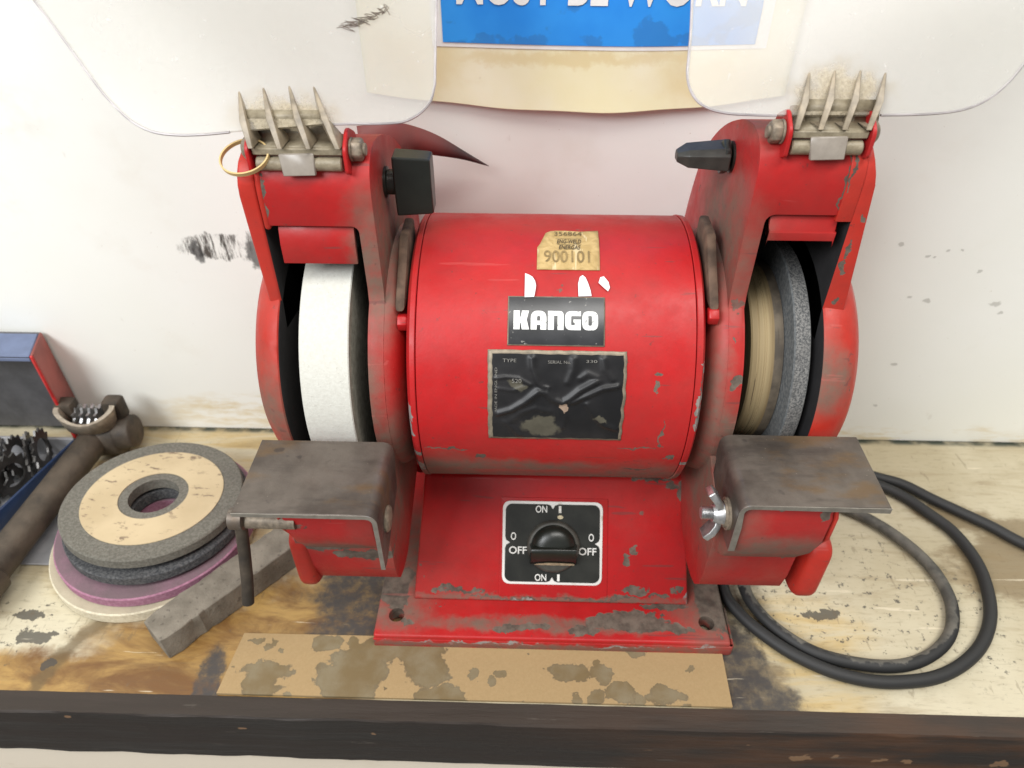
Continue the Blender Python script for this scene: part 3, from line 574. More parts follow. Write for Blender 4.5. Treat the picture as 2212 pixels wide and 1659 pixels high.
gl = {'K': [[(0, 0), (.37, 0), (.37, .34), (.43, .34), (.50, 0), (.94, 0), (.80, .46), (.78, .52), (.80, .58), (.92, 1), (.50, 1), (.43, .66), (.37, .66), (.37, 1), (0, 1)]],
      'A': [rpoly([(0, 0), (.36, 0), (.36, .25), (.58, .25), (.58, 0), (.94, 0), (.94, 1, .42), (0, 1, .42)], 6), rpoly([(.37, .47, .02), (.57, .47, .02), (.57, .72, .08), (.37, .72, .08)])],
      'n': [rpoly([(0, 0), (.36, 0), (.36, .74), (.58, .74), (.58, 0), (.94, 0), (.94, 1, .35), (.42, 1, .1), (.36, .97), (.36, 1), (0, 1)], 6)],
      'G': [rpoly([(0, 0, .36), (.94, 0), (.94, .56), (.50, .56), (.50, .40), (.58, .40), (.58, .26), (.36, .26, .05), (.36, .74, .05), (.94, .74), (.94, 1), (0, 1, .36)], 6)],
      'O': [rpoly([(0, 0, .36), (.94, 0, .36), (.94, 1, .36), (0, 1, .36)], 6), rpoly([(.36, .24, .08), (.58, .24, .08), (.58, .76, .08), (.36, .76, .08)])]}
for i, ch in enumerate('KAnGO'):
    me = curve_mesh('g', gl[ch]); x0 = -.0079+i*.00945
    v = [(x0+q.co.x*.0092, 42.4+q.co.y*6.9+.12*i*0) for q in me.vertices]; wrap_flat('lettering', v, [tuple(p.vertices) for p in me.polygons], .00125, M['print'], bp2)
def wrap_text(body, rect, mat, parent, h, bold=0, shear=0, rot=False):
    me = text_mesh(body, 1, bold, shear)
    if rot:
        for q in me.vertices: q.co = (-q.co.y, q.co.x, 0)
    v, f = fit_rect(me, *rect); return wrap_flat('lettering', v, f, h, mat, parent)
for body, rect in (('TYPE', (-.0135, 30.6, -.006, 31.8)), ('SERIAL No.', (.0115, 30.3, .024, 31.4)), ('330', (.0325, 30.8, .0385, 31.8))): wrap_text(body, rect, M['dimprint'], rt, .0019)
wrap_text('MADE IN ENGLAND', (-.0179, 10.5, -.0165, 28.5), M['dimprint'], rt, .0014, rot=True)
wrap_text('520', (-.0083, 23.1, -.003, 24.6), M['dimprint'], rt, .0024)
# asset sticker with a torn corner
def keepc(u, t): return not (t > .58 and u < .26 and (t-.58)/.42 > u/.26)
v, f = wrap_grid(.0045, .0400, 66.2, 88.3, 24, 18, lambda u, t: .0007+.0004*mnoise.noise(Vector((u*8, t*6, 3))), None)
def stick_edge(x, a):
    u = (x-.0045)/.0355; t = (a-66.2)/22.1
    return x, a
pts = [(.0045, 66.2), (.0400, 66.2), (.0403, 75), (.0405, 88.4), (.030, 87.6), (.022, 88.2), (.0125, 88.0), (.0095, 86.0), (.0062, 79.0), (.0047, 77.3)]
me = curve_mesh('s', [pts]); bm = bmesh.new(); bm.from_mesh(me); bmesh.ops.triangulate(bm, faces=bm.faces)
for _ in range(4):
    bmesh.ops.subdivide_edges(bm, edges=[e for e in bm.edges if abs(e.verts[0].co.y-e.verts[1].co.y) > 2.2 or abs(e.verts[0].co.x-e.verts[1].co.x) > .006], cuts=1)
    bmesh.ops.triangulate(bm, faces=bm.faces)
bm.to_mesh(me); bm.free()
stk = solid(mk('asset_sticker', [wrap(q.co.x, q.co.y, .0006+.0003*mnoise.noise(Vector((q.co.x*260, q.co.y*.5, 3)))) for q in me.vertices], [tuple(p.vertices) for p in me.polygons], M['tan'], gr, smooth=60), .0004)
wrap_text('356864', (.0145, 84.0, .0305, 86.8), M['ink'], stk, .0012)
wrap_text('ENG-WELD', (.0160, 79.2, .0300, 81.6), M['inkdark'], stk, .0012, .01, .25)
wrap_text('ENERGAS', (.0170, 75.9, .0295, 78.2), M['inkdark'], stk, .0012, .01, .25)
wrap_text('900101', (.0085, 69.4, .0345, 75.3), M['ink2'], stk, .0012)
for a, c_, e in (((.0152, .0305, 82.0)), ((.0160, .0300, 78.55))):
    wrap_flat('lettering', [(a, e), (c_, e), (c_, e+.16), (a, e+.16)], [(0, 1, 2, 3)], .0012, M['inkdark'], stk)
for pts in ([(-.0020, 54.2), (.0032, 54.4), (.0038, 56.5), (.0042, 58.9), (.0036, 60.8), (.0022, 62.4), (.0004, 63.2), (-.0020, 63.9)], [(.0278, 55.0), (.0350, 55.2), (.0344, 57.5), (.0332, 60.2), (.0318, 62.6), (.0302, 63.6), (.0286, 62.8), (.0276, 60.0)],
            [(.0390, 60.6), (.0400, 62.8), (.0420, 63.2), (.0445, 60.9), (.0452, 58.6), (.0442, 57.2), (.0425, 58.2)]):
    n_ = len(pts); solid(mk('torn_paper_scrap', [wrap(x, a, .0013) for x, a in pts], [tuple(range(n_))], M['paper'], gr, smooth=0), .0006)

# ---- guards, one per side: D() turns the distance from the middle of the machine into x
RWH = .086
def make_side(s):
    D = lambda d: MX+s*d
    left = s < 0
    up = -.0055 if left else .0045
    Zs = lambda z: z+up*max(0, min(1, (z-.26)/.04))
    P = lambda pr: [(y, Zs(z)) for y, z in pr]
    dS, dO = (.1520, .1555) if left else (.1410, .1490)
    OUT = [(.225, .162), (.30, .165), (.32, .1650), (.336, .1615)] if left else [(.225, .1620), (.28, .1600), (.308, .1580), (.322, .1550), (.341, .1500)]
    def outd(z):
        for (z0, d0), (z1, d1) in zip(OUT, OUT[1:]):
            if z <= z1: return d0+(d1-d0)*max(0, (z-z0)/(z1-z0))
        return OUT[-1][1]
    circ = lambda r, a0, a1, n: arc(YC, ZC, r, a0, a1, n)
    # one casting: inner cheek, nose and toe, with the wheel opening cut through its front
    prof = [(.338, .3150), (.3386, .3210), (.3406, .3268), (.3442, .3318), (.3500, .3352), (.3600, .3365)]+[tuple(q[:2]) for q in smooth_pts([(p_, q_, 0) for p_, q_ in ((.3700, .3352), (.385, .331), (.41, .320), (.432, .306), (.452, .288), (.466, .265), (.476, .235), (.479, .20), (.475, .165), (.460, .13), (.438, .107), (.405, .090))], 3)]+[
            (.36, .078), (.305, .0610), (.288, .0650), (.2785, .0700), (.2722, .0790), (.2690, .0940), (.2680, .115), (.2680, .135), (.270, .148), (.29, .153), (.3075, .160)]+circ(.0805, 200, 134, 8)+[(.3365, .247), (.338, .256)]
    bd = B().prism(P(prof), D(.0965), D(dO-.0004)).out('wheel_guard', M['guard'], gr)
    bm = bmesh.new(); bm.from_mesh(bd.data); xin = D(.0965)-absloc(gr).x
    es = [e for e in bm.edges if all(abs(q.co.x-xin) < 1e-5 for q in e.verts)]
    bmesh.ops.bevel(bm, geom=es, offset=.0130, segments=7, profile=.5, affect='EDGES', clamp_overlap=True); bm.to_mesh(bd.data); bm.free()
    g0 = absloc(gr)
    cp = [(.20, .299), (.395, .299), (.425, .285)]+circ(.0895, 50, -146, 22)+[(.312, .1530), (.20, .1530)]
    cpz = [(y, Zs(z)) for y, z in cp]
    cut = B().prism(rpoly([(y, z) for y, z in cpz]), D(.1055), D(.17)).out('cut', M['soot'])
    bm = bmesh.new(); bm.from_mesh(cut.data)
    es = [e for e in bm.edges if all(abs(q.co.x-D(.1055)) < 1e-5 for q in e.verts) and max(q.co.z for q in e.verts) > .28]
    es += [e for e in bm.edges if abs(e.verts[0].co.x-e.verts[1].co.x) > .01 and False]
    bmesh.ops.bevel(bm, geom=es, offset=.006, segments=4, profile=.5, affect='EDGES', clamp_overlap=True); bm.to_mesh(cut.data); bm.free()
    bd.data.materials.append(M['soot'])
    md = bd.modifiers.new('b', 'BOOLEAN'); md.object = cut; md.solver = 'EXACT'; md.material_mode = 'TRANSFER'
    dg = bpy.context.evaluated_depsgraph_get(); me = bpy.data.meshes.new_from_object(bd.evaluated_get(dg)); bd.modifiers.clear(); bd.data = me; bpy.data.objects.remove(cut)
    resmooth(bd, .0026, 3, 50, 50)
    B().lathe([(.0868, .030), (.0868, .062), (.0874, .0685), (.0888, .0738), (.0910, .0772), (.0938, .0793), (.0975, .0804), (.1035, .0807), (.1046, .0803)], (MX, YC, ZC), (s, 0, 0), 96).out('guard_cheek', M['guard'], bd, smooth=60)
    # outer cover: dish plus arm that climbs to the nose
    dish = [(dO, .0), (dO, .0800), (dO+.0015, .0808), (.1625, .0795), (.1690, .0755), (.1735, .0690), (.1765, .060), (.1780, .048), (.1780, .0)]
    cv = B(); cv.lathe([(d, r) for d, r in dish[1:-1]], (MX, YC, ZC), (s, 0, 0), 96)
    arm = [(.338, .3150), (.3386, .3210), (.3406, .3268), (.3442, .3318), (.3500, .3352), (.3600, .3365), (.385, .331), (.40, .320), (.415, .27), (.40, .235), (.36, .225), (.334, .228), (.3372, .245)]
    fin_ = lambda e, y, z: D(dO) if e == 0 else D(outd(z))
    cv.prism(P(arm), 0, 0, fin_)
    cv.prism(P([(y-.0006, z+.0005) for y, z in [(.338, .2955), (.338, .3150), (.3386, .3210), (.3406, .3268), (.3442, .3318), (.3500, .3352), (.3600, .3365), (.360, .2955)]]), D(dS), D(dO))
    rear = [tuple(q[:2]) for q in smooth_pts([(p_, q_, 0) for p_, q_ in ((.372, .3342), (.385, .330), (.41, .319), (.431, .305), (.451, .287), (.465, .265), (.475, .235), (.478, .20), (.474, .165), (.459, .131), (.437, .108), (.405, .091), (.36, .079))], 3)]
    cv.prism(P(rear), D(dO+.0006), D(dO+.0042))
    toe = rpoly([(.2665, .0695, .015), (.2665, .122, .012), (.33, .124, 0), (.36, .10, 0), (.32, .0625, .01)], 6)
    co = cv.out('outer_cover', M['cover'], bd, bevel=.0022, seg=3, ang=50, smooth=45)
    tc = B().prism(toe, *((D(.1475), D(.1603)) if left else (D(.1565), D(.1712)))).out('toe_cap', M['cover'], bd, bevel=.0048, seg=4, ang=50, smooth=60)
    co.data.materials.append(M['soot'])
    for p_ in co.data.polygons:
        if p_.normal.x*-s > .75 and abs(p_.center.x+absloc(co).x-D(dO)) < .0012: p_.material_index = 1
    # seam gap strip between casting and cover
    # spark deflector
    pf = [(.3435, .3005), (.3395, .296), (.3375, .286), (.3372, .2735 if left else .2905), (.3392, .2735 if left else .2905), (.3412, .287), (.35, .3005)]
    B().prism(P(pf), D(.1085), D(.1490 if left else .1430)).out('spark_deflector', M['guard'], bd, bevel=.0004)
    # tool rest bracket box below the table
    br = [(.2488, .152), (.2488, .1715), (.2510, .1772), (.2555, .1802), (.262, .1808), (.283, .1808), (.283, .118), (.272, .1195), (.263, .1230), (.256, .1300), (.2512, .1400)]
    kk = lambda e, y, z: D(.098) if e == 0 else D(.1490-.012*max(0, (.150-z)/.03)**1.3)
    B().prism(br, 0, 0, kk).out('rest_bracket', M['guard'], bd, bevel=.0022, seg=3, ang=40)
    B().prism([(.249, .155), (.249, .173), (.2535, .1798), (.262, .1822), (.284, .1822), (.284, .14), (.262, .13)], D(.1494), D(.1514)).out('bracket_lug', M['cover'], bd, bevel=.001)
    # adjusting knob on the inner face
    if left: kc = Vector((D(.0965), .376, .302))
    else: kc = Vector((D(.0965), .3885, .3135))
    ax = Vector((-s, 0, 0))
    kn = B(); kn.lathe([(-.002, .0085), (.0015, .0085), (.002, .0070), (.0085, .0068)] if left else [(-.002, .0085), (.0012, .0085), (.0016, .005), (.003, .005)], kc, ax, 28)
    ko = kn.out('adjuster_knob', M['black'], bd)
    if left:
        pr = [(-.0075, .0170), (-.0085, .0), (-.0068, -.0175), (.0065, -.0175), (.0080, 0), (.0065, .0170)]; d0, d1, tp = .006, .0268, .94
    else:
        pr = [(-.0092, -.0050), (-.0098, .0035), (-.0060, .0068), (.0085, .0068), (.0110, 0), (.0080, -.0062)]; d0, d1, tp = .003, .031, .78
    vv = []
    for d, q in ((d0, 1), (d1-(.003 if left else .006), tp), (d1, tp*.50 if not left else tp*.97)):
        for y, z in pr: vv.append(kc+ax*d+Vector((0, y*q, z*q)))
    ff = [tuple(range(6)), tuple(range(17, 11, -1))]+[(j+i, j+(i+1) % 6, j+6+(i+1) % 6, j+6+i) for j in (0, 6) for i in range(6)]
    mk('knob_wing', vv, ff, M['black'] if left else M['greyblack'], ko, bevel=.0009 if left else .0005, seg=2, ang=20, smooth=12)
    if not left: B().hexa(kc+ax*.0025, ax, .0098, .004, .3).out('knob_collar', M['black'], ko, bevel=.0004)
    # slot and drain marks on the inner face
    # tool rest
    rx0, rx1 = (D(.0915), D(.1665)) if left else (D(.0970), D(.1745)); zt = .1845
    y0, y1 = (.2348, .2890) if left else (.2470, .3005)
    th = .0024 if left else .0036
    # angle plate: cross-section in x, z swept along y
    xi = rx0; so = s
    sec = [(rx1, zt), (xi+so*.006, zt)]+[(xi+so*.006-so*.006*math.sin(R_(a)), zt-.006+.006*math.cos(R_(a))) for a in (15, 30, 45, 60, 75, 90)]+[(xi, zt-.018), (xi+so*th, zt-.018)]+\
          [(xi+so*.006-so*.0034*math.sin(R_(a)), zt-.006+.0034*math.cos(R_(a))) for a in (90, 60, 30, 0)]+[(rx1, zt-th)]
    n_ = len(sec)
    rb = B().add([(x, y0, z) for x, z in sec]+[(x, y1, z) for x, z in sec], [tuple(range(n_)), tuple(range(2*n_-1, n_-1, -1))]+[(i, (i+1) % n_, n_+(i+1) % n_, n_+i) for i in range(n_)])
    ro = rb.out('tool_rest', M['steel'], gr, bevel=.0004, seg=1, ang=50)
    leg = [(y0, zt-.0175), (y1-.002, zt-.0175), (y1-.004, zt-.034), (y0+.024, zt-.040), (y0+.008, zt-.0455), (y0+.0035, zt-.046), (y0, zt-.045)] if left else \
          [(y0, zt-.0175), (y1-.002, zt-.0175), (y1-.004, zt-.036), (y0+.022, zt-.040), (y0+.004, zt-.0385), (y0, zt-.0375)]
    B().prism(leg, xi+so*.0001, xi+so*(th-.0001)).out('rest_leg', M['steel'], ro, bevel=.0003, seg=1)
    eg = B()
    eg.add([(x, y0-.0005, z) for x, z in sec]+[(x, y0-.0001, z) for x, z in sec], [tuple(range(n_)), tuple(range(2*n_-1, n_-1, -1))]+[(i, (i+1) % n_, n_+(i+1) % n_, n_+i) for i in range(n_)])
    lz = zt-(.0449 if left else .0374)
    eg.box((min(xi, xi+so*th), y0-.0005, lz), (max(xi, xi+so*th), y0-.0001, zt-.0181))
    eg.out('rest_edge', M['edge'], ro)
    bx = xi-so*.0001
    if left:
        c0 = Vector((bx, .2535, .1600))
        B().lathe([(-.001, .0074), (.0006, .0076), (.0016, .0066), (.0021, .004)], c0, (-so, 0, 0), 28).out('rest_bolt', M['dirty_bolt'], ro)
        # clamp screw with its T handle on the outer side
        cl = B(); cl.lathe([(0, .0046), (.028, .0046)], (-.1545, .2515, .1585), (1, 0, 0), 20).out('clamp_screw', M['dirty_bolt'], ro)
        cl = B(); cl.lathe([(-.001, .0044), (0, .0064), (.0075, .0066), (.0085, .0050)], (-.1625, .2515, .1600), (1, 0, 0), 24).out('clamp_head', M['steel'], ro, smooth=50)
        B().tube([(-.1575, .2500, .1560), (-.1585, .2455, .138), (-.1597, .2405, .120), (-.1612, .2350, .1035)], .0035, 16).out('clamp_handle', M['iron'], ro)
    else:
        c0 = Vector((bx, .2610, .1615))
        B().lathe([(-.001, .0092), (.0012, .0092), (.0014, .0078), (.0026, .0076)], c0, (-so, 0, 0), 32).out('rest_washer', M['dirty_bolt'], ro)
        wn = B().lathe([(.0026, .0066), (.0060, .0060), (.0085, .0048)], c0, (-so, 0, 0), 24)
        thr = [(.0085, .0036)]
        for i in range(8): thr += [(.0087+i*.0008, .0037), (.0091+i*.0008, .0032)]
        wo = wn.out('wing_nut', M['zinc'], ro)
        B().lathe(thr, c0, (-so, 0, 0), 20).out('threaded_stud', M['zinc'], wo, smooth=20)
        for sg in (1, -1):
            ang = R_(118 if sg > 0 else -62)
            dr = Vector((0, math.cos(ang), math.sin(ang)))
            dr = Vector((0, .25*sg, .97*sg)).normalized(); tg = Vector((0, dr.z, -dr.y)); xx = Vector((-so, 0, 0))
            path = [(.0030, .0045), (.0070, .0056), (.0110, .0080), (.0150, .0115)]; wv = []
            for r, dd in path:
                wd = .0034+.0018*math.sin((r-.003)/.012*2.4)
                for q, e in ((-1, -1), (1, -1), (1, 1), (-1, 1)): wv.append(c0+xx*(dd+e*.0017)+dr*(r+e*-.0012)+tg*q*wd)
            wf = [(0, 1, 2, 3), (15, 14, 13, 12)]+[(j*4+i, j*4+(i+1) % 4, j*4+4+(i+1) % 4, j*4+4+i) for j in range(3) for i in range(4)]
            mk('wing', wv, wf, M['zinc'], wo, bevel=.0009, seg=3, ang=30)
    # wheel
    if left:
        wh = B().lathe([(.0, .02), (.0, RWH-.0006), (.0006, RWH), (.0274, RWH), (.028, RWH-.0006), (.028, .02)], (-.1275, YC, ZC), (1, 0, 0), 160).out('grinding_wheel', [M['whitewheel'], M['wheelside']], gr, smooth=30)
        for p_ in wh.data.polygons:
            if abs(p_.normal.x) > .9: p_.material_index = 1
        wh['label'] = 'thick white grinding wheel'
        B().lathe([(0, .03), (.006, .026), (.02, .012), (.03, .012)], (-.0995, YC, ZC), (1, 0, 0), 40).out('wheel_flange', M['iron'], wh)
    else:
        wh = B().lathe([(.1505, .02), (.1505, .0742), (.1512, .0752), (.1598, .0738), (.1604, .073), (.1604, .02)], OC, AX, 160).out('grinding_wheel', [M['greygrit'], M['greyside']], gr, smooth=30)
        for p_ in wh.data.polygons:
            if abs(p_.normal.x) > .6: p_.material_index = 1
        wh['label'] = 'thin worn grey grinding wheel beside a brown drum'
        dp = [(.1315, .02), (.1315, .0575), (.1325, .0582)]
        for i in range(9): dp += [(.1333+i*.0012, .0583), (.1337+i*.0012, .0583-(.00035 if i in (2, 5, 6) else 0)), (.1342+i*.0012, .0583)]
        dp += [(.1448, .0592), (.1500, .0596), (.1504, .0575)]
        B().lathe(dp, OC, AX, 120).out('brown_drum', M['drum'], wh, smooth=20)
        B().lathe([(.1605, .03), (.168, .018), (.173, .018)], OC, AX, 40).out('wheel_flange', M['iron'], wh)
    # ---- eye shield
    A40 = R_(38); T = Vector((0, math.sin(A40), math.cos(A40))); Nn = Vector((0, -math.cos(A40), math.sin(A40))); P0 = Vector((0, .347, .349))
    sh = lambda x, t, h=0: Vector((x, 0, 0))+P0+T*t+Nn*h
    if left: ol = [(-.281-.062, .165), (-.281, .1026), (-.2434, .0539), (-.2262, .0317), (-.2113, .0117), (-.2033, .0028), (-.1953, -.0043), (-.185, -.0094), (-.1735, -.011), (-.1598, -.0107), (-.1416, -.0089), (-.1189, -.0071), (-.0962, -.0051), (-.0714, -.0045), (-.0601, -.003), (-.0512, .0031), (-.0473, .012), (-.0469, .033), (-.0469, .165)]
    else: ol = [(.0759, .165), (.0757, .0558), (.0748, .0295), (.0743, .0196), (.0763, .0119), (.0815, .0058), (.0916, .0022), (.1093, .0012), (.1445, .0011), (.1664, .0017), (.1883, .0024), (.2035, .0043), (.2143, .0083), (.2238, .0154), (.2336, .0274), (.2578, .0612), (.2883, .1042), (.335, .165)]
    ol = [tuple(q) for q in [v_[:2] for v_ in smooth_pts([(x, t, 0) for x, t in ol], 4)]]
    n_ = len(ol)
    es_ = B().add([sh(x, t, 0) for x, t in ol]+[sh(x, t, .0022) for x, t in ol], [tuple(range(n_-1, -1, -1)), tuple(range(n_, 2*n_))]+[(i, (i+1) % n_, n_+(i+1) % n_, n_+i) for i in range(n_)]).out('eye_shield', M['shield'], gr, smooth=30)
    xl, xr = ((-.142, -.098) if left else (.122, .164))
    for run in ([q for q in ol if q[0] < xl and not (left and q[1] > .2)], [q for q in ol if q[0] > xr]):
        B().tube([sh(x, t, .0011) for x, t in run], .0007, 6).out('shield_edge', M['shieldedge'], es_, smooth=60)
    es_['label'] = 'clear eye shield with a scribble, on the white wheel side' if left else 'clear eye shield in front of the blue sign'
    hz_ = .3320 if left else .3430
    hx0, hx1 = (-.1375, -.0925) if left else (.1240, .1600)
    tips = [(-.1417, .0101), (-.1299, .0119), (-.1174, .0129), (-.1054, .0126)] if left else [(.1318, .0212), (.1439, .0224), (.1559, .0225), (.1676, .0215)]
    nb = 4
    for i, (x, t) in enumerate(tips):
        bxx = hx0+.0012+(hx1-hx0-.0024)*i/3
        a = sh(x, t, .0022); bq = Vector((bxx, .3352 if left else .3375, hz_+.0040)); c_ = Vector((bxx, .3480, hz_+.0045)); d_ = sh(x+(bxx-x)*.35, -.003, .0)
        mid = a.lerp(bq, .55)+Nn*.0034
        w_ = .0018
        vv = []
        for sx in (-1, 1):
            vv += [a+Vector((sx*w_*.3, 0, 0)), mid+Vector((sx*w_, 0, 0)), bq+Vector((sx*w_*.7, 0, 0)), c_+Vector((sx*w_*1.2, 0, 0)), d_+Vector((sx*w_*1.3, .002, 0))]
        mk('rib', vv, [(0, 1, 2, 3, 4), (9, 8, 7, 6, 5)]+[(i_, (i_+1) % 5, 5+(i_+1) % 5, 5+i_) for i_ in range(5)], M['rib'], es_, bevel=.0003, seg=1)
    # moulded hinge: dusty web up to the sheet, floor and bar
    xa, xb = hx0, hx1; ta, tb = tips[0], tips[3]
    row = []
    for u in (0, 1):
        xx0 = xa if u == 0 else xb; tx = ta[0] if u == 0 else tb[0]
        row.append([Vector((xx0, .3400, hz_+.0035)), Vector((xx0, .3470, hz_+.0038)), Vector((xx0+(tx-xx0)*.3, .3500, hz_+.0075)), sh(xx0+(tx-xx0)*.55, -.003 if left else .003, .0027), sh(xx0+(tx-xx0)*.75, .0012 if left else .0085, .0023)])
    hv_ = row[0]+row[1]; hw = [(0, 1, 6, 5), (1, 2, 7, 6), (2, 3, 8, 7), (3, 4, 9, 8)]
    hg = solid(mk('hinge_web', hv_, hw, M['hinge'], es_, smooth=60), .0016)
    hb_ = B().box((xa, .3385, hz_-.0005), (xb, .3475, hz_+.0032)); hb_.lathe([(0, .0036), (xb-xa-.002, .0036)], (xa+.001, .3405, hz_-.0052), (1, 0, 0), 16)
    hb_.out('hinge_bar', M['hinge'], es_, bevel=.0006, seg=1)
    cx0 = -.1243 if left else .1328
    B().add([(cx0, .3375, hz_+.0005), (cx0+.0175, .3375, hz_+.0010), (cx0+.0178, .3352, hz_-.0095), (cx0+.0012, .3352, hz_-.0100), (cx0, .3392, hz_+.0005), (cx0+.0175, .3392, hz_+.0010), (cx0+.0178, .3372, hz_-.0095), (cx0+.0012, .3372, hz_-.0100)],
            [(0, 1, 2, 3), (7, 6, 5, 4), (0, 4, 5, 1), (1, 5, 6, 2), (2, 6, 7, 3), (3, 7, 4, 0)]).out('hinge_clip', M['clip'], es_, bevel=.0005, seg=1)
    # ears of the casting and the pivot bolt
    for xe in (hx0-.0026, hx1+.0006):
        B().prism(rpoly([(.336, hz_-.009, .003), (.336, hz_+.004, .006), (.347, hz_+.011, .006), (.360, hz_+.004, .004), (.360, hz_-.012, 0), (.345, hz_-.012, 0)]), xe, xe+.0020).out('hinge_ear', M['ear'], bd, bevel=.0004, seg=1)
    inn, outx = (hx1+.0027, 1) if left else (hx0-.0027, -1)
    pbx = B(); pbx.lathe([(0, .0058), (.0012, .0058)], (inn, .345, hz_+.0005), (outx, 0, 0), 24); pbx.hexa((inn+outx*.0012, .345, hz_+.0005), (outx, 0, 0), .0058, .0052, .4); pbx.lathe([(.0050, .0032), (.0078, .0031)], (inn, .345, hz_+.0005), (outx, 0, 0), 16)
    pbx.out('pivot_bolt', M['dirty_bolt'], es_, bevel=.0003, seg=1)
    oh = hx0-.0027 if left else hx1+.0027
    B().lathe([(0, .0060), (.002, .0056), (.0034, .0040), (.0038, .001)], (oh, .345, hz_+.0005), (-outx, 0, 0), 24).out('pivot_bolt_head', M['dirty_bolt'], es_)
    if left:
        # scribble on the sheet
        sc = []; rnd = random.Random(2)
        for i in range(46):
            q = i/45; sc.append(sh(-.0905+.0205*q+.0052*((i % 2)-.5)*(1.5-q), .0405+.0085*q+.0026*(rnd.random()-.5)+.0024*((i % 3)-1)*.6, .0026))
        B().tube(smooth_pts(sc, 3), .00013, 6).out('scribble', M['pen'], es_)
    else:
        B().box((.131, .355, .3405), (.146, .372, .3475)).out('casting_tab', M['guard'], bd, bevel=.001)
    return bd
gl_ = make_side(-1); gl_['label'] = 'left wheel guard around the white wheel'
gr_ = make_side(1); gr_['label'] = 'right wheel guard around the grey wheel'
B().lathe([(-.16, .008), (.19, .008)], OC, AX, 20).out('wheel_shaft', M['zinc'], gr)

# ================================================================ THINGS ON THE BENCH
# rubber band hanging off the hinge bolt
rbp = []
for i in range(41):
    a = 2*math.pi*i/40; rbp.append(Vector((-.1420+.0125*math.cos(a), .3395+.006*math.sin(a), .3300+.0062*math.sin(a)+.0018*math.cos(a))))
v = []; f = []
for i, p in enumerate(rbp):
    d = (rbp[(i+1) % 41 if i < 40 else 1]-rbp[i-1 if i else 39]).normalized(); nrm = d.cross(Vector((0, -.55, .83))).normalized(); hh = Vector((0, -.55, .83))
    for a, c_ in ((-.0012, -.0004), (.0012, -.0004), (.0012, .0004), (-.0012, .0004)): v.append(p+hh*a+nrm*c_)
for i in range(40):
    for k_ in range(4): f.append((i*4+k_, i*4+(k_+1) % 4, i*4+4+(k_+1) % 4, i*4+4+k_))
tag(mk('rubber_band', v, f, M['rubber'], None, smooth=60), 'tan rubber band looped over the hinge of the left eye shield', 'rubber band')
# red sheet behind the left guard
top = [(-.1062, .43, .3137), (-.0854, .44, .3125), (-.0736, .455, .3045), (-.0604, .465, .2948), (-.0461, .472, .2829), (-.0294, .478, .2698)]
bot = [(-.1062, .430, .270), (-.0849, .445, .2850), (-.0760, .453, .2880), (-.0667, .460, .2843), (-.0465, .472, .2765), (-.0292, .478, .2694)]
ta = smooth_pts(top, 6); ba = smooth_pts(bot, 6); n_ = len(ta)
o = mk('red_sheet', ta+ba, [(i, i+1, n_+i+1, n_+i) for i in range(n_-1)], M['redsheet'], None, smooth=60); solid(o, .0008)
tag(o, 'curled dark red sheet poking out behind the left wheel guard', 'sheet')

# stack of loose wheels
def loose(name, label, c, r, h, hole, mat, tilt, blot=None, off=0):
    t = thing(name, label, 'grinding wheel', c)
    e1 = Vector((1, 0, tilt[0])).normalized(); nrm = Vector((-tilt[0], -tilt[1], 1)).normalized()
    B().lathe([(0, hole), (0, r-.001), (.001, r), (h-.001, r), (h, r-.001), (h, hole)], c, nrm, 96, closed=True).out('abrasive_disc', mat, t, smooth=35)
    if blot: B().lathe([(h+.0001, blot[0]), (h+.0001, blot[1]), (h+.0006, blot[1]), (h+.0006, blot[0])], c, nrm, 72, closed=True).out('paper_label', M['blotter'], t, smooth=35)
    return t
tag(loose('loose_grinding_wheel', 'cream white grinding wheel at the bottom of the stack', (-.2985, .3580, .0006), .0765, .0105, .016, M['cream'], (0, 0)), group='loose grinding wheels stacked on the bench')
tag(loose('loose_grinding_wheel', 'pink grinding wheel lying on the cream wheel in the stack', (-.2945, .3640, .0114), .0762, .0095, .018, M['pink'], (0, 0)), group='loose grinding wheels stacked on the bench')
tag(loose('loose_grinding_wheel', 'dark grey grinding wheel between the pink wheel and the top wheel', (-.2915, .3645, .0235), .0685, .0088, .0185, M['stackdark'], (-.02, -.04)), group='loose grinding wheels stacked on the bench')
tag(loose('loose_grinding_wheel', 'grey grinding wheel with a tan paper label on top of the stack', (-.2912, .3645, .0372), .0660, .0088, .0185, M['stackgrey'], (-.055, -.085), (.0255, .0515)), group='loose grinding wheels stacked on the bench')
# dressing stone with a worn end
dr = Vector((.645, .765, 0)).normalized(); pr = Vector((-.765, .645, 0)); st0 = Vector((-.2470, .2545, .0004)); v = []; f = []; nl = 26; L_ = .124
for i in range(nl+1):
    q = i/nl; c0 = st0+dr*(L_*q)
    notch = .0016*math.exp(-((q-.20)/.02)**2)+.0012*math.exp(-((q-.27)/.018)**2)
    endw = max(0, 1-q/.05)*.45
    for a, h in ((0, 0), (.0004, .011), (.0012, .0215), (.0080, .0225), (.0205, .0225), (.0275, .0210), (.0285, .011), (.0285, 0)):
        n1 = mnoise.noise(Vector((q*22, a*200, h*150)))*.0009
        v.append(c0+pr*(a+(notch+n1+endw*.0025 if a < .002 else n1-endw*.003*(a > .02)))+Vector((0, 0, max(0, h-(endw**2*.006*(a/.0285) if h > .02 else 0)-(.9*notch if h > .02 and a < .005 else 0)+(n1*.7 if h > 0 else 0)))))
for i in range(nl):
    for k_ in range(8): f.append((i*8+k_, i*8+(k_+1) % 8, i*8+8+(k_+1) % 8, i*8+8+k_))
f += [tuple(range(8)), tuple(range(nl*8+7, nl*8-1, -1))]
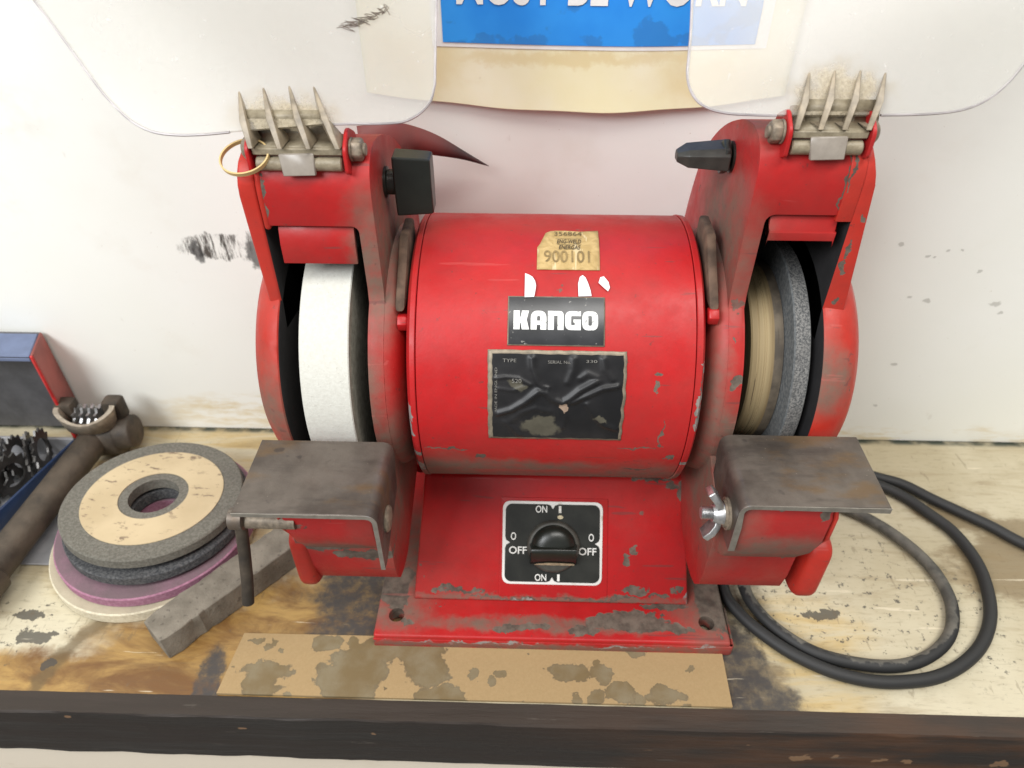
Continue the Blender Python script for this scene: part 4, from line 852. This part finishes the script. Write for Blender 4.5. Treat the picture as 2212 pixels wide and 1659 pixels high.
tag(mk('dressing_stone', v, f, M['stone'], None, bevel=.0005, seg=1, ang=38, smooth=30), 'grey brown dressing stone bar leaning against the wheel stack', 'sharpening stone')
# wheel dresser
wd = thing('wheel_dresser', 'old cast iron wheel dresser with a long round handle beside the wheel stack', 'wheel dresser', (-.395, .40, 0))
ha = Vector((-.4010, .2750, .020)); hbv = Vector((-.3865, .4460, .024)); dd = (hbv-ha)
B().tube([ha+dd*t for t in (0, .05, .12, .3, .5, .7, .85, 1)], .0127, 32).out('handle', M['iron'], wd, smooth=60)
B().lathe([(-.006, .012), (-.004, .0155), (.016, .016), (.019, .0125)], ha+dd*.09, dd, 32).out('handle_ferrule', M['iron'], wd, smooth=40)
hd = B(); hc = Vector((-.3815, .4565, .026))
hd.lathe([(-.013, .0165), (-.010, .021), (.010, .021), (.013, .0165)], hc+Vector((.004, .004, -.004)), (1, .12, 0), 32)
hd.lathe([(-.004, .012), (-.003, .015), (.012, .015), (.014, .011)], hc+Vector((.017, .0, .0)), (1, .12, .1), 28)
hd.out('head', M['iron'], wd, bevel=.0012, smooth=45)
# cupped jaw on top
jw = B(); nj = 20; jv = []; jf = []
for j, (rr, hh) in enumerate(((.020, .0), (.0235, .020), (.0195, .0200), (.0150, .006))):
    for i in range(nj+1):
        a = R_(150+250*i/nj); dip = .008*math.exp(-((i-nj*.5)/4.2)**2) if j in (1, 2) else 0
        jv.append(hc+Vector((-.004+rr*1.12*math.cos(a), -.004+rr*.72*math.sin(a)*.9, .012+hh-dip)))
for j in range(3):
    for i in range(nj): jf.append((j*(nj+1)+i, j*(nj+1)+i+1, (j+1)*(nj+1)+i+1, (j+1)*(nj+1)+i))
jo = mk('jaw', jv, jf, M['ironlight'], wd, smooth=50); solid(jo, .002)
for ex, ey in ((-.026, .006), (.014, .010)):
    B().box((hc.x+ex-.006, hc.y+ey-.010, hc.z+.012), (hc.x+ex+.010, hc.y+ey+.004, hc.z+.034)).out('jaw_ear', M['iron'], wd, bevel=.003)
for i in range(4):
    tz = B(); nt = 9; c_ = hc+Vector((-.016+i*.0065, .002, .018)); pts = []
    for q in range(nt*2):
        a = math.pi*q/nt; rr = .0105 if q % 2 else .0075; pts.append((c_.y+rr*math.cos(a), c_.z+rr*math.sin(a)))
    tz.prism(pts, c_.x-.0011, c_.x+.0011).out('star_cutter', M['zinc'], wd, smooth=0)
# hinged tin against the wall
tin = thing('cutter_tin', 'open hinged tin with a red lid and grey lining against the wall', 'tin box', (-.46, .43, 0))
def skew(p): x, y, z = p; return Vector((x-.30*(y-.452), y, z))
def sbox(a, b_, name, mat, bev=.0008):
    q = B().box(a, b_); q.v = [tuple(skew(p)) for p in q.v]; return q.out(name, mat, tin, bevel=bev, seg=1)
sbox((-.62, .486, .003), (-.4075, .4885, .1130), 'lid', M['darkinside'])
sbox((-.4095, .4562, .003), (-.4072, .4884, .1130), 'lid_side', M['box_red_shaded'])
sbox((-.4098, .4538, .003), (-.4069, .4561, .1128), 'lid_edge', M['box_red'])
sbox((-.62, .4540, .1110), (-.4096, .4858, .1132), 'lid_top', M['bluegrey'])
sbox((-.62, .4535, .1075), (-.4099, .4545, .1110), 'lid_lip', M['bluegrey'])
sbox((-.62, .330, .0008), (-.408, .452, .0025), 'tray_floor', M['greyinside'])
sbox((-.62, .4500, .0025), (-.408, .4530, .0225), 'tray_back', M['greyinside'])
q = B().add([(-.4350, .330, .0010), (-.4060, .4500, .0010), (-.4085, .4500, .0010), (-.4375, .330, .0010), (-.4350, .330, .0215), (-.4060, .4500, .0215), (-.4085, .4500, .0215), (-.4375, .330, .0215)], [(0, 3, 2, 1), (4, 5, 6, 7), (0, 1, 5, 4), (1, 2, 6, 5), (2, 3, 7, 6), (3, 0, 4, 7)])
q.out('tray_rim', M['navy'], tin, bevel=.0006, seg=1)
# spare star cutters standing in the tray
CUT = [(-.428, .436, 15, 'rearmost'), (-.436, .431, 25, ''), (-.444, .427, 12, ''), (-.453, .423, 28, ''), (-.462, .421, 18, ''), (-.437, .405, -18, ''), (-.446, .400, -8, ''), (-.455, .397, -20, ''), (-.464, .394, -12, ''), (-.441, .377, 6, ''), (-.450, .372, 14, ''), (-.459, .369, 2, '')]
LAB = ['toothed cutter ring nearest the lid, rightmost of the back row in the tin', 'second toothed cutter ring from the right in the back row of the tin', 'third toothed cutter ring from the right in the back row of the tin', 'fourth toothed cutter ring from the right in the back row of the tin', 'toothed cutter ring at the left end of the back row in the tin',
       'toothed cutter ring at the right end of the middle row beside the navy rim', 'second toothed cutter ring from the navy rim in the middle row', 'third toothed cutter ring from the navy rim in the middle row', 'toothed cutter ring at the left end of the middle row in the tin',
       'toothed cutter ring at the right end of the front row beside the dresser handle', 'toothed cutter ring in the middle of the front row in the tin', 'toothed cutter ring at the left end of the front row in the tin']
for ci, (x, y, yaw, _) in enumerate(CUT):
    pts = []; nt = 16; zz = .0225
    for q in range(nt*2):
        a = math.pi*q/nt; rr = .0200 if q % 2 else .0160; pts.append((rr*math.cos(a), rr*math.sin(a)))
    n_ = nt*2; inner = [(.0105*math.cos(2*math.pi*q/n_), .0105*math.sin(2*math.pi*q/n_)) for q in range(n_)]
    Rm = Matrix.Rotation(R_(yaw), 3, 'Z') @ Matrix.Rotation(R_(9*math.sin(ci*2.3)), 3, 'Y'); vv = []
    for dx in (-.0009, .0009):
        for ring in (pts, inner):
            for a, c_ in ring: vv.append(Vector((x, y, zz))+Rm @ Vector((dx, a, c_)))
    ff = []
    for i in range(n_):
        j = (i+1) % n_; ff += [(i, j, n_+j, n_+i), (2*n_+i, 3*n_+i, 3*n_+j, 2*n_+j), (i, 2*n_+i, 2*n_+j, j), (n_+i, n_+j, 3*n_+j, 3*n_+i)]
    o = mk('spare_cutter', vv, ff, M['cutter'], None, smooth=0)
    tag(o, LAB[ci], 'cutter ring', 'spare cutters in the tin')
# power cable
A_ = [(.1517, .3198), (.1604, .2977), (.1751, .2804), (.1913, .267), (.2128, .2557), (.2353, .2499), (.2581, .2495), (.2843, .254), (.3086, .2657), (.3292, .283), (.3447, .3061), (.3537, .3342), (.3551, .3567), (.35, .3805), (.3383, .3992), (.3252, .4165), (.310, .4285)]
B_ = [(.168, .3184), (.1741, .2998), (.186, .2838), (.2034, .2703), (.2235, .2634), (.2486, .2603), (.2703, .2631), (.2909, .2727), (.307, .2871), (.3165, .3053), (.3197, .3226), (.3176, .3424), (.3098, .3613), (.2974, .3791), (.283, .3934), (.2708, .4017)]
C_ = [(.402+.12, .27), (.402+.05, .330), (.402, .3687), (.3848, .3856), (.3669, .40), (.3483, .4149), (.3307, .4305), (.3128, .4383)]
zc_ = .0050
path = [(x, y, zc_) for x, y in C_]+[(.285, .4470, .006), (.25, .447, .010), (.21, .432, .0145), (.178, .40, .0125), (.158, .36, .0065)]
path += [(x, y, zc_) for x, y in A_]+[(.285, .441, .0045), (.25, .437, .0047), (.213, .419, .0049), (.185, .385, .005), (.170, .348, .005)]
path += [(x, y, zc_+.0004) for x, y in B_]+[(.245, .418, .0085), (.215, .4345, .022), (.185, .443, .026), (.16, .446, .022), (.138, .444, .018)]
tag(B().tube(smooth_pts(path, 6), .0045, 16).out('power_cable', M['cable'], None, smooth=60), 'black rubber power cable coiled on the bench beside the right guard', 'power cable')

# ================================================================ SIGN ON THE WALL
sg = thing('safety_sign', 'blue and white safety sign in a yellowed plastic sleeve on the wall', 'sign', (.03, .487, .40))
nxs, nzs = 70, 50; v = []; f = []
def sy(x, z):
    t = max(0, (.345-z)/.045); return .4885-.006*t*t*(.5+.5*math.sin((x+.02)*21))-.0012*math.sin(x*30)-.0012-.0016*max(0, mnoise.noise(Vector((x*16+z*9, z*12, 1.7))))*min(1, max(0, (.40-z)/.03))
def zb(x): return .3055+.0095*((x-.03)/.135)**2+.0004*math.sin(x*90)
for j in range(nzs+1):
    for i in range(nxs+1):
        x = -.110+.277*i/nxs; z = zb(x)+(.56-zb(x))*(j/nzs)**1.6; v.append((x, sy(x, z), z))
for j in range(nzs):
    for i in range(nxs): f.append((j*(nxs+1)+i, j*(nxs+1)+i+1, (j+1)*(nxs+1)+i+1, (j+1)*(nxs+1)+i))
solid(mk('plastic_sleeve', v, f, M['laminate'], sg, smooth=60), .0008)
def sheet(name, x0, x1, z0, z1, mat, dy, zf=None, n=(30, 10)):
    v = []; f = []
    for j in range(n[1]+1):
        for i in range(n[0]+1):
            x = x0+(x1-x0)*i/n[0]; zl = z0+(zf(x) if zf else 0); z = zl+(z1-zl)*j/n[1]; v.append((x, sy(x, z)-dy, z))
    for j in range(n[1]):
        for i in range(n[0]): f.append((j*(n[0]+1)+i, j*(n[0]+1)+i+1, (j+1)*(n[0]+1)+i+1, (j+1)*(n[0]+1)+i))
    return mk(name, v, f, mat, sg, smooth=60)
zf_ = lambda x: .0012*((x-.04)/.1)**2
sheet('white_margin', -.064, .148, .3435, .56, M['signwhite'], .0013, zf_)
bl_ = sheet('blue_panel', -.0572, .1405, .3462, .55, M['signblue'], .0019, zf_)
me = text_mesh('MUST BE WORN', 1, .022); vv, ff = fit_rect(me, -.0475, .3690, .1300, .3930)
mk('lettering', [(x, sy(x, z)-.0026, z) for x, z in vv], ff, M['signwhite'], bl_, smooth=0)
